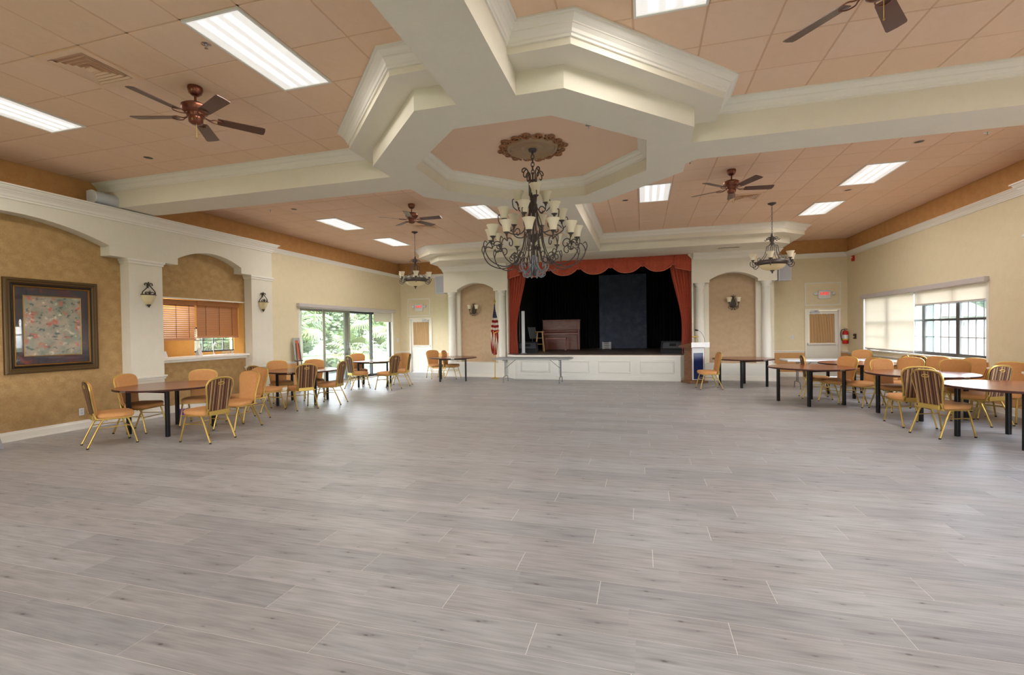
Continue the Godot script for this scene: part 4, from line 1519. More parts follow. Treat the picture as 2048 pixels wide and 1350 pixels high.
func outside_right():
	# neighbour's house with green lap siding
	var h = thing("green_house", "pale green house with lap siding and a low gable roof", "house", Vector3(8.4, -0.1, -24.5))
	var st := S()
	bx(st, -2.6, 0, -6.0, 2.6, 2.9, 2.5)
	obj("wall", st, M.siding, h)
	var pl := S()
	box(pl, Vector3.ZERO, Vector3(5.3, 0.17, 0.03), 0.0, Basis(Vector3.RIGHT, 0.12))
	var pm = done(pl, M.siding)
	var pl2 := S()
	box(pl2, Vector3.ZERO, Vector3(0.03, 0.17, 8.6), 0.0, Basis(Vector3.BACK, -0.12))
	var pm2 = done(pl2, M.siding)
	for i in 17:
		inst("siding_board", pm, h, Transform3D(Basis.IDENTITY, Vector3(0, 0.12 + i * 0.165, 2.52)))
		inst("siding_board", pm2, h, Transform3D(Basis.IDENTITY, Vector3(-2.62, 0.12 + i * 0.165, -1.75)))
	st = S()
	extrude(st, [Vector2(-3.1, 2.85), Vector2(0, 4.2), Vector2(3.1, 2.85), Vector2(3.1, 3.0), Vector2(0, 4.38), Vector2(-3.1, 3.0)], -6.4, 2.9)
	obj("roof", st, M.roof, h)
	st = S()
	extrude(st, [Vector2(-2.6, 2.85), Vector2(0, 3.95), Vector2(2.6, 2.85)], 2.4, 2.5)
	obj("gable", st, M.siding, h)
	st = S()
	for x in [-2.66, 2.54]: bx(st, x, 0, 2.45, x + 0.12, 2.9, 2.58)
	obj("corner_board", st, M.white, h)
	# pale house far behind the fence
	var h2 = thing("distant_house", "white house with a grey gable roof far behind the fence", "house", Vector3(17.0, -0.1, -34.5), 0.35)
	st = S()
	bx(st, -2.2, 0, -1.5, 2.2, 2.2, 1.5)
	obj("wall", st, M.stucco, h2)
	st = S()
	extrude(st, [Vector2(-2.6, 2.15), Vector2(0, 3.2), Vector2(2.6, 2.15)], -1.8, 1.8)
	obj("roof", st, M.roof, h2)
	st = S()
	for x in [-1.5, 0.5]: bx(st, x, 0.8, 1.5, x + 0.9, 1.8, 1.54)
	obj("window_pane", st, M.frame_dark, h2)
	# board fence
	var fe = thing("board_fence", "weathered board fence running behind the green house", "fence", Vector3(0, -0.1, 0))
	var bm := S()
	box(bm, Vector3(0, 0.78, 0), Vector3(0.16, 1.56, 0.025), 0.004)
	var mesh = done(bm, M.fence_wood)
	var a := Vector3(11.2, 0, -31.0)
	var b := Vector3(27.0, 0, -28.5)
	var dir := (b - a).normalized()
	var B := Basis(Vector3.UP, atan2(-dir.z, dir.x))
	for i in 88:
		inst("board", mesh, fe, Transform3D(B, a + dir * (i * 0.18)))
	st = S()
	for y in [0.4, 1.4]: box(st, (a + b) * 0.5 + Vector3(0, y, -0.05), Vector3(16.0, 0.09, 0.05), 0.0, B)
	obj("rail", st, M.fence_wood, fe)
	var trees := 0
	for p in [[13.0, -38.0, 2.2], [21.8, -37.0, 2.4], [17.5, -41.5, 2.6], [24.5, -43.0, 2.8], [20.0, -48.5, 3.2], [28.5, -48.5, 3.0]]:
		bush(Vector3(p[0], -0.1, p[1]), Vector3(p[2], p[2] * 0.8, p[2]), 1500, "distant_tree", ["leafy tree rising left of the distant house", "leafy tree right of the distant house", "leafy tree directly behind the distant house", "broad tree farther right behind the fence", "largest tree far behind the distant house", "farthest tree to the right behind the fence"][trees], "tree", "trees beyond the fence", M.leaf, 1.8)
		trees += 1
	for i in 4:
		bush(Vector3(11.0 + i * 3.2, -0.1, -13.0 + i * 1.5), Vector3(0.9, 0.6, 0.9), 400, "yard_shrub", "low rounded shrub by the driveway outside the window", "shrub", "shrubs by the driveway", M.leaf)

# ---------- ceiling fittings ----------
func light_spots() -> Array:
	var L: float = -4.385 + 0.3048
	var R: float = 1.165 + 0.3048
	var T := 0.6096
	# x of the four columns of troffers, z of their middles
	var out := [Vector2(L - 5 * T, -3.125 - T * 1.0), Vector2(L + T, -3.125 - T), Vector2(L - 5 * T, -9.40 - T), Vector2(L - 5 * T, -9.40 - 5 * T), Vector2(L + T, -9.40 - T),
		Vector2(R - 2 * T, -3.0 - T), Vector2(R - 2 * T, -9.10 - T), Vector2(R + 4 * T, -9.10 - T), Vector2(R + 4 * T, -9.10 - 5 * T), Vector2(R + 4 * T, -3.0 - T)]
	out[0].y = -3.125 - T
	return out

func vent_spots() -> Array:
	var T := 0.6096
	return [Vector2(-4.385 - 1.5 * T, -3.125 - 0.5 * T), Vector2(-4.385 - 1.5 * T, -9.40 - 2.5 * T), Vector2(1.165 + 1.5 * T, -9.10 - 2.5 * T)]

func build_lights():
	var spots := light_spots()
	var where := ["over the framed painting", "beside the octagonal coffer near the painting", "over the serving hatch table", "over the glass doors", "between the octagonal coffer and the stage, hatch side", "beside the octagonal coffer, window side", "between the octagonal coffer and the stage, window side", "over the tables by the wide window", "near the exit door by the fire extinguisher", "over the right arcade", "over the painting niche, second row back", "second row back, left of the long beam", "second row back, right of the long beam", "over the right arcade, second row back", "in the left corner by the entrance glazing", "by the entrance glazing, left of the long beam", "by the entrance glazing, right of the long beam", "in the right corner by the entrance glazing"]
	for i in spots.size():
		var lab: String = "fluorescent ceiling troffer %s" % where[i]
		var t = thing("ceiling_light", lab, "ceiling light", Vector3(spots[i].x, YC, spots[i].y), 0.0, "fluorescent ceiling lights")
		var st := S()
		var w := 0.3
		var d := 0.605
		var f := 0.022
		for q in rects(-w, w, -d, d, [[-w + f, w - f, -d + f, d - f]]): bx(st, q[0], -0.014, q[2], q[1], 0.02, q[3])
		obj("frame", st, M.white, t)
		st = S()
		bx(st, -w + f, -0.007, -d + f, w - f, 0.018, d - f)
		obj("diffuser", st, M.light_panel, t)
		for x in [-0.14, 0.0, 0.14]:
			st = S()
			bx(st, x - 0.035, -0.011, -d + 0.05, x + 0.035, -0.0068, d - 0.05)
			obj("tube_glow", st, M.light_tube, t)
		var a := AreaLight3D.new()
		a.name = "tube_light"
		a.area_size = Vector2(0.52, 1.12)
		a.area_normalize_energy = true
		a.light_energy = LIGHT_E
		a.light_color = Color(1.0, 0.985, 0.96)
		a.area_range = 40.0
		a.area_attenuation = 2.0
		a.shadow_enabled = true
		a.rotation_degrees = Vector3(-90, 0, 0)
		a.position = Vector3(0, -0.02, 0)
		t.add_child(a)

const LIGHT_E := 2.0

func build_fans():
	var spots := [[-4.64, -4.0, 52.0, "dark bronze ceiling fan next to the square air vent near the painting"], [-4.64, -8.92, 0.0, "dark bronze ceiling fan between the coffer and the glass doors"], [1.48, -8.7, 9.0, "dark bronze ceiling fan between the coffer and the wide window"], [1.6, -3.87, 57.0, "dark bronze ceiling fan beside the coffer on the window side, nearly overhead"]]
	for q in spots:
		var t = thing("ceiling_fan", q[3], "ceiling fan", Vector3(q[0], YC, q[1]), 0.0, "ceiling fans")
		var st := S()
		lathe(st, [Vector2(0, -0.005), Vector2(0.072, -0.005), Vector2(0.075, -0.03), Vector2(0.06, -0.075), Vector2(0.03, -0.10), Vector2(0, -0.10)], 18)
		obj("canopy", st, M.fan_metal, t)
		st = S()
		tube(st, [Vector3(0, -0.09, 0), Vector3(0, -0.2, 0)], 0.012, 8)
		obj("downrod", st, M.fan_metal, t)
		st = S()
		lathe(st, [Vector2(0, -0.185), Vector2(0.10, -0.19), Vector2(0.135, -0.215), Vector2(0.135, -0.255), Vector2(0.105, -0.29), Vector2(0.09, -0.295), Vector2(0.085, -0.325), Vector2(0.07, -0.335), Vector2(0.068, -0.385), Vector2(0.04, -0.405), Vector2(0, -0.41)], 24)
		obj("motor_housing", st, M.fan_metal, t)
		for k in 5:
			var ang := deg_to_rad(q[2] + 72.0 * k)
			var B := Basis(Vector3.UP, ang)
			# blade along local +x, pitched
			st = S()
			var out := [Vector2(0.20, -0.05), Vector2(0.22, -0.058), Vector2(0.64, -0.07), Vector2(0.665, -0.062), Vector2(0.672, 0.0), Vector2(0.665, 0.062), Vector2(0.64, 0.07), Vector2(0.22, 0.058), Vector2(0.20, 0.05)]
			var P := Basis(Vector3.RIGHT, deg_to_rad(-102.0))
			extrude(st, out, -0.003, 0.003, Transform3D(B * P, Vector3(0, -0.325, 0)))
			var o = obj("blade", st, M.blade, t)
			st = S()
			for s in [-1.0, 1.0]:
				tube(st, curve([B * Vector3(0.08, -0.315, 0), B * Vector3(0.13, -0.335, 0.012 * s), B * Vector3(0.17, -0.333, 0.045 * s), B * Vector3(0.225, -0.333, 0.04 * s), B * Vector3(0.255, -0.333, 0.0)], 4), 0.006, 5)
			obj("blade_iron", st, M.fan_metal, o)
		st = S()
		tube(st, [Vector3(0.03, -0.4, 0.02), Vector3(0.03, -0.56, 0.02)], 0.0025, 4)
		lathe(st, [Vector2(0, 0.01), Vector2(0.008, 0), Vector2(0, -0.012)], 6, Transform3D(Basis.IDENTITY, Vector3(0.03, -0.565, 0.02)))
		obj("pull_chain", st, M.gold, t)

# ---------- chandeliers ----------
func shade_mesh(h: float, r0: float, r1: float):
	var st := S()
	var prof := []
	for i in 7:
		var v := i / 6.0
		prof.append(Vector2(lerp(r0, r1, v * 0.55 + 0.45 * pow(v, 3.0)), h * v))
	lathe(st, prof, 16)
	var inner := []
	for i in 7:
		var v := 1.0 - i / 6.0
		inner.append(Vector2(lerp(r0, r1, v * 0.55 + 0.45 * pow(v, 3.0)) - 0.004, h * v))
	lathe(st, inner, 16)
	lathe(st, [Vector2(0, 0.004), Vector2(r0, 0)], 16)
	return done(st, M.glass_shade)

func cup_mesh(k := 1.0):
	var st := S()
	lathe(st, [Vector2(0, -0.055 * k), Vector2(0.012 * k, -0.05 * k), Vector2(0.016 * k, -0.025 * k), Vector2(0.035 * k, -0.008 * k), Vector2(0.045 * k, 0.0), Vector2(0, 0.002)], 10)
	return done(st, M.iron)

func spiral(c: Vector3, ax: Vector3, ay: Vector3, r0: float, r1: float, a0: float, a1: float, n := 12) -> Array:
	var out := []
	for i in n + 1:
		var t := i / float(n)
		var a: float = lerp(a0, a1, t)
		out.append(c + (ax * cos(a) + ay * sin(a)) * lerp(r0, r1, t))
	return out

func build_chandeliers():
	# medallion on the recess ceiling
	var md = thing("ceiling_medallion", "ornate bronze scrollwork medallion on the octagonal ceiling recess", "medallion", Vector3(CX, 4.10, ZO))
	var st := S()
	lathe(st, [Vector2(0.36, 0.0), Vector2(0.36, -0.02), Vector2(0.335, -0.045), Vector2(0.31, -0.02), Vector2(0.29, -0.04), Vector2(0.27, -0.015), Vector2(0.15, -0.012), Vector2(0.14, -0.03), Vector2(0.12, -0.038), Vector2(0.10, -0.028), Vector2(0.08, -0.03), Vector2(0, -0.03)], 48)
	obj("disc", st, mottled(Color(0.76, 0.62, 0.45), Color(0.55, 0.46, 0.37), 9.0, 0.4, 91), md)
	var cop := mat(Color(0.62, 0.42, 0.27), 0.4, 0.3)
	for k in 16:
		var B := Basis(Vector3.UP, TAU * k / 16.0)
		st = S()
		var rr: float = 0.445 if k % 2 == 0 else 0.415
		tube(st, spiral(Vector3(rr, -0.018, 0.0), Vector3.RIGHT, Vector3.BACK, 0.08, 0.014, 2.6, 9.6, 18), [0.014, 0.014, 0.014, 0.013, 0.013, 0.013, 0.012, 0.012, 0.012, 0.011, 0.011, 0.011, 0.010, 0.010, 0.010, 0.009, 0.009, 0.009, 0.008], 6)
		tube(st, curve([Vector3(0.35, -0.015, -0.03), Vector3(0.385, -0.035, 0.0), Vector3(rr, -0.018, 0.08)], 4), 0.013, 6)
		lathe(st, [Vector2(0, -0.03), Vector2(0.014, -0.022), Vector2(0.018, 0.0)], 7, Transform3D(Basis.IDENTITY, Vector3(rr, -0.012, 0)))
		inst("scroll", done(st, cop), md, Transform3D(B, Vector3.ZERO))
	# the great chandelier
	var ch = thing("great_chandelier", "tall dark iron chandelier with three tiers of frosted bell shades", "chandelier", Vector3(CX, 0, ZO))
	var cm = cup_mesh()
	var sm = shade_mesh(0.15, 0.042, 0.088)
	st = S()
	lathe(st, [Vector2(0, 4.07), Vector2(0.06, 4.07), Vector2(0.05, 4.04), Vector2(0.015, 4.03), Vector2(0.015, 4.0), Vector2(0, 4.0)], 14)
	obj("canopy", st, M.iron, ch)
	for k in 5:
		st = S()
		var ring := []
		for i in 13:
			var a := TAU * i / 12.0
			var v := Vector3(cos(a) * 0.022, sin(a) * 0.035, 0)
			if k % 2 == 1: v = Vector3(0, v.y, v.x)
			ring.append(v + Vector3(0, 4.0 - 0.035 - k * 0.052, 0))
		tube(st, ring, 0.006, 5, false)
		obj("chain_link", st, M.iron, ch)
	st = S()
	lathe(st, [Vector2(0, 3.76), Vector2(0.012, 3.75), Vector2(0.012, 3.48), Vector2(0.03, 3.46), Vector2(0.05, 3.42), Vector2(0.035, 3.36), Vector2(0.05, 3.30), Vector2(0.045, 3.22), Vector2(0.018, 3.16), Vector2(0.014, 2.9), Vector2(0.055, 2.88), Vector2(0.06, 2.83), Vector2(0.04, 2.79), Vector2(0.014, 2.77), Vector2(0.014, 2.45), Vector2(0.03, 2.40), Vector2(0.02, 2.33), Vector2(0, 2.30)], 14)
	obj("stem", st, M.iron, ch)
	for k in 4:
		var B := Basis(Vector3.UP, TAU * (k + 0.5) / 4.0)
		st = S()
		tube(st, [Vector3(0.06, 3.42, 0), Vector3(0.06, 3.68, 0)], 0.009, 6)
		tube(st, curve([Vector3(0.06, 3.66, 0), Vector3(0.075, 3.75, 0), Vector3(0.12, 3.79, 0), Vector3(0.165, 3.77, 0), Vector3(0.17, 3.735, 0), Vector3(0.145, 3.73, 0)], 5), 0.009, 6)
		tube(st, curve([Vector3(0.10, 3.785, 0), Vector3(0.14, 3.74, 0), Vector3(0.15, 3.69, 0), Vector3(0.13, 3.665, 0), Vector3(0.11, 3.68, 0)], 5), 0.008, 6)
		tube(st, [Vector3(0.0, 3.64, 0), Vector3(0.06, 3.64, 0)], 0.012, 6)
		inst("crown_scroll", done(st, M.iron), ch, Transform3D(B, Vector3.ZERO))
	# tiers: count, radius, height of the cup, phase, arm control points (radius, height)
	var tiers := [[12, 0.60, 2.83, 0.13, [[0.125, 2.92], [0.15, 2.74], [0.24, 2.54], [0.42, 2.43], [0.62, 2.49], [0.71, 2.63], [0.66, 2.74], [0.585, 2.72], [0.60, 2.79]]],
		[6, 0.41, 3.10, 0.45, [[0.05, 3.32], [0.08, 3.05], [0.18, 2.90], [0.33, 2.90], [0.43, 2.97], [0.41, 3.05]]],
		[3, 0.23, 3.37, 0.9, [[0.03, 3.46], [0.06, 3.30], [0.13, 3.22], [0.21, 3.25], [0.23, 3.32]]]]
	for t in tiers:
		st = S()
		var pts := []
		for p in t[4]: pts.append(Vector3(p[0], p[1], 0))
		tube(st, curve(pts, 5), 0.0075, 6)
		# curls under the cup and along the arm
		var R: float = t[1]
		var Y: float = t[2]
		tube(st, spiral(Vector3(R - 0.075, Y - 0.13, 0), Vector3.RIGHT, Vector3.UP, 0.075, 0.016, 0.3, 6.8, 18), 0.0075, 5)
		if t[0] == 12:
			tube(st, spiral(Vector3(0.30, 2.56, 0), Vector3.RIGHT, Vector3.UP, 0.085, 0.018, -1.9, -8.0, 18), 0.007, 5)
			tube(st, curve([Vector3(0.71, 2.63, 0), Vector3(0.735, 2.70, 0), Vector3(0.715, 2.76, 0), Vector3(0.685, 2.74, 0)], 4), 0.007, 5)
		else:
			tube(st, curve([Vector3(R + 0.01, Y - 0.12, 0), Vector3(R + 0.07, Y - 0.06, 0), Vector3(R + 0.085, Y + 0.03, 0), Vector3(R + 0.06, Y + 0.05, 0)], 4), 0.007, 5)
		var am = done(st, M.iron)
		for k in t[0]:
			var B := Basis(Vector3.UP, t[3] + TAU * k / t[0])
			var a = inst("arm", am, ch, Transform3D(B, Vector3.ZERO))
			var up := Transform3D(Basis.IDENTITY, Vector3(R, Y, 0))
			inst("cup", cm, a, up)
			inst("shade", sm, a, up)
	# inner cage and the cluster of scrolls at the bottom
	for k in 6:
		var B := Basis(Vector3.UP, TAU * k / 6.0)
		st = S()
		tube(st, curve([Vector3(0.04, 3.25, 0), Vector3(0.11, 3.05, 0), Vector3(0.13, 2.92, 0), Vector3(0.06, 2.84, 0)], 5), 0.006, 5)
		tube(st, spiral(Vector3(0.075, 2.70, 0), Vector3.RIGHT, Vector3.UP, 0.055, 0.014, 1.4, 7.6, 14), 0.005, 5)
		inst("cage_bar", done(st, M.iron), ch, Transform3D(B, Vector3.ZERO))
	for k in 10:
		var B := Basis(Vector3.UP, TAU * (k + 0.3) / 10.0)
		st = S()
		tube(st, curve([Vector3(0.03, 2.60, 0), Vector3(0.05, 2.46, 0), Vector3(0.12, 2.38, 0), Vector3(0.19, 2.41, 0), Vector3(0.20, 2.47, 0), Vector3(0.16, 2.48, 0), Vector3(0.15, 2.44, 0)], 5), 0.008, 5)
		tube(st, curve([Vector3(0.03, 2.46, 0), Vector3(0.06, 2.35, 0), Vector3(0.12, 2.30, 0), Vector3(0.155, 2.34, 0), Vector3(0.13, 2.375, 0), Vector3(0.105, 2.35, 0)], 5), 0.008, 5)
		inst("bottom_scroll", done(st, M.steel), ch, Transform3D(B, Vector3.ZERO))
	# two small bowl chandeliers
	for q in [[-5.85, -11.4, 0.0, "iron bowl chandelier hanging before the glass doors"], [2.72, -11.3, 0.2, "iron bowl chandelier hanging before the arch by the podium"]]:
		var c = thing("bowl_chandelier", q[3], "chandelier", Vector3(q[0], 0, q[1]), q[2], "small bowl chandeliers")
		st = S()
		lathe(st, [Vector2(0, YC - 0.002), Vector2(0.085, YC - 0.002), Vector2(0.08, YC - 0.02), Vector2(0.02, YC - 0.05), Vector2(0, YC - 0.06)], 14)
		obj("canopy", st, M.iron, c)
		st = S()
		for k in 12:
			var y: float = YC - 0.07 - k * 0.052
			var ring := []
			for i in 9:
				var a := TAU * i / 8.0
				var v := Vector3(cos(a) * 0.012, sin(a) * 0.031, 0)
				if k % 2 == 1: v = Vector3(0, v.y, v.x)
				ring.append(v + Vector3(0, y, 0))
			tube(st, ring, 0.004, 4, false)
		obj("chain", st, M.iron, c)
		st = S()
		lathe(st, [Vector2(0, 3.60), Vector2(0.015, 3.58), Vector2(0.03, 3.52), Vector2(0.055, 3.46), Vector2(0.03, 3.40), Vector2(0.008, 3.36), Vector2(0.008, 3.16), Vector2(0.018, 3.15), Vector2(0.018, 3.13), Vector2(0.008, 3.12), Vector2(0.008, 2.96), Vector2(0, 2.96)], 12)
		obj("stem", st, M.iron, c)
		st = S()
		lathe(st, [Vector2(0.27, 2.90), Vector2(0.315, 2.93), Vector2(0.315, 2.97), Vector2(0.285, 3.0), Vector2(0.25, 2.985), Vector2(0.255, 2.92), Vector2(0.27, 2.90)], 32)
		obj("ring", st, M.iron, c)
		st = S()
		lathe(st, [Vector2(0.265, 2.925), Vector2(0.25, 2.88), Vector2(0.20, 2.83), Vector2(0.12, 2.795), Vector2(0.0, 2.785)], 28)
		obj("bowl", st, M.bowl_glass, c)
		st = S()
		lathe(st, [Vector2(0, 2.80), Vector2(0.045, 2.795), Vector2(0.05, 2.78), Vector2(0.015, 2.76), Vector2(0.018, 2.735), Vector2(0, 2.715)], 10)
		obj("finial", st, M.iron, c)
		var sm2 = shade_mesh(0.13, 0.04, 0.082)
		for k in 6:
			var B := Basis(Vector3.UP, TAU * k / 6.0)
			st = S()
			tube(st, curve([Vector3(0.31, 2.95, 0), Vector3(0.34, 2.89, 0), Vector3(0.40, 2.86, 0), Vector3(0.455, 2.90, 0), Vector3(0.46, 2.96, 0), Vector3(0.44, 2.965, 0)], 4), 0.008, 5)
			tube(st, curve([Vector3(0.40, 2.90, 0), Vector3(0.415, 2.93, 0), Vector3(0.405, 2.97, 0)], 3), 0.007, 5)
			tube(st, spiral(Vector3(0.27, 3.03, 0), Vector3.RIGHT, Vector3.UP, 0.045, 0.01, -1.5, 5.0, 12), 0.006, 5)
			var a = inst("arm", done(st, M.iron), c, Transform3D(B, Vector3.ZERO))
			inst("cup", cm, a, Transform3D(Basis.IDENTITY, Vector3(0.405, 3.015, 0)))
			inst("shade", sm2, a, Transform3D(Basis.IDENTITY, Vector3(0.405, 3.015, 0)))
			st = S()
			tube(st, curve([Vector3(0.02, 3.40, 0), Vector3(0.06, 3.33, 0), Vector3(0.11, 3.31, 0), Vector3(0.12, 3.22, 0), Vector3(0.17, 3.10, 0), Vector3(0.27, 2.99, 0)], 4), 0.0075, 5)
			tube(st, curve([Vector3(0.03, 3.44, 0), Vector3(0.08, 3.47, 0), Vector3(0.13, 3.44, 0), Vector3(0.15, 3.46, 0)], 4), 0.008, 5)
			tube(st, curve([Vector3(0.04, 3.50, 0), Vector3(0.09, 3.50, 0), Vector3(0.12, 3.47, 0)], 3), 0.007, 5)
			inst("stay", done(st, M.iron), c, Transform3D(B * Basis(Vector3.UP, 0.4), Vector3.ZERO))

func build_sconces():
	# half bowl sconces on the left pillars; local +x is out of the wall, built facing +z and turned
	for q in [[XL + 0.22, 2.08, -6.60, "iron wall sconce with cream bowl on the pillar beside the painting"], [XL + 0.22, 2.10, -9.34, "iron wall sconce with cream bowl on the pillar beside the yellow wall"]]:
		var t = thing("bowl_sconce", q[3], "sconce", Vector3(q[0], q[1], q[2]), PI / 2, "bowl sconces on the pillars")
		var st := S()
		lathe(st, [Vector2(0.0, 0.05), Vector2(0.05, 0.06), Vector2(0.085, 0.11), Vector2(0.115, 0.18), Vector2(0.122, 0.235), Vector2(0.116, 0.235), Vector2(0.108, 0.18), Vector2(0.08, 0.12), Vector2(0, 0.07)], 18, Transform3D(Basis.IDENTITY, Vector3(0, 0, 0.002)), PI)
		obj("bowl", st, M.bowl_glass, t)
		st = S()
		lathe(st, [Vector2(0, 0.06), Vector2(0.035, 0.055), Vector2(0.03, 0.04), Vector2(0.012, 0.03), Vector2(0.016, 0.012), Vector2(0, 0)], 10, Transform3D(Basis.IDENTITY, Vector3(0, 0, 0.03)))
		obj("finial", st, M.bronze, t)
		st = S()
		box(st, Vector3(0, 0.40, 0.006), Vector3(0.035, 0.07, 0.012), 0.004)
		obj("back_plate", st, M.bronze, t)
		st = S()
		var rim := []
		for i in 13: rim.append(Vector3(cos(PI * i / 12.0) * 0.128, 0.238, sin(PI * i / 12.0) * 0.128 + 0.004))
		tube(st, rim, 0.008, 6)
		for s in [-1.0, 1.0]:
			tube(st, curve([Vector3(s * 0.118, 0.24, 0.03), Vector3(s * 0.115, 0.29, 0.04), Vector3(s * 0.07, 0.34, 0.05), Vector3(s * 0.028, 0.39, 0.045), Vector3(s * 0.02, 0.43, 0.03), Vector3(s * 0.045, 0.455, 0.03), Vector3(s * 0.07, 0.44, 0.03), Vector3(s * 0.065, 0.41, 0.03)], 5), 0.009, 6)
			tube(st, curve([Vector3(0, 0.25, 0.05), Vector3(s * 0.04, 0.285, 0.06), Vector3(s * 0.08, 0.28, 0.06), Vector3(s * 0.085, 0.26, 0.06), Vector3(s * 0.06, 0.255, 0.06)], 4), 0.008, 6)
			tube(st, [Vector3(0, 0.25, 0.06), Vector3(s * 0.025, 0.31, 0.06)], [0.012, 0.003], 6)
		tube(st, [Vector3(0, 0.25, 0.06), Vector3(0, 0.325, 0.06)], [0.014, 0.003], 6)
		lathe(st, [Vector2(0.022, 0.40), Vector2(0.026, 0.43), Vector2(0.012, 0.445), Vector2(0.016, 0.465), Vector2(0, 0.485)], 8, Transform3D(Basis.IDENTITY, Vector3(0, 0, 0.03)))
		obj("scrollwork", st, M.bronze, t)
	# twin light sconces in the two niches beside the stage
	for q in [[-5.66, "twin shade iron sconce in the niche beside the flag"], [2.64, "twin shade iron sconce in the niche beside the podium"]]:
		var t = thing("twin_sconce", q[1], "sconce", Vector3(q[0], 2.1, ZA - 0.35), 0.0, "twin sconces in the stage niches")
		var st := S()
		extrude(st, [Vector2(0, 0.05), Vector2(0.07, 0.10), Vector2(0.085, 0.17), Vector2(0.05, 0.28), Vector2(0.02, 0.36), Vector2(-0.02, 0.36), Vector2(-0.05, 0.28), Vector2(-0.085, 0.17), Vector2(-0.07, 0.10)], 0.0, 0.02)
		obj("back_plate", st, M.bronze, t)
		st = S()
		for s in [-1.0, 1.0]:
			tube(st, curve([Vector3(s * 0.02, 0.10, 0.03), Vector3(s * 0.08, 0.07, 0.09), Vector3(s * 0.12, 0.12, 0.12), Vector3(s * 0.13, 0.2, 0.12)], 5), 0.009, 6)
			tube(st, spiral(Vector3(s * 0.10, 0.09, 0.05), Vector3.RIGHT * s, Vector3.UP, 0.055, 0.012, -2.2, 4.2, 14), 0.007, 5)
			tube(st, spiral(Vector3(s * 0.045, 0.02, 0.03), Vector3.RIGHT * s, Vector3.UP, 0.03, 0.01, 1.5, 6.5, 10), 0.008, 5)
			tube(st, [Vector3(0, 0.37, 0.02), Vector3(s * 0.07, 0.43, 0.04)], [0.016, 0.004], 6)
		tube(st, [Vector3(0, 0.35, 0.02), Vector3(0, 0.46, 0.03)], [0.018, 0.004], 6)
		obj("scrollwork", st, M.bronze, t)
		var sm = shade_mesh(0.14, 0.05, 0.08)
		var cm = cup_mesh()
		for s in [-1.0, 1.0]:
			var c = inst("cup", cm, t, Transform3D(Basis.IDENTITY, Vector3(s * 0.13, 0.235, 0.12)))
			inst("shade", sm, c)

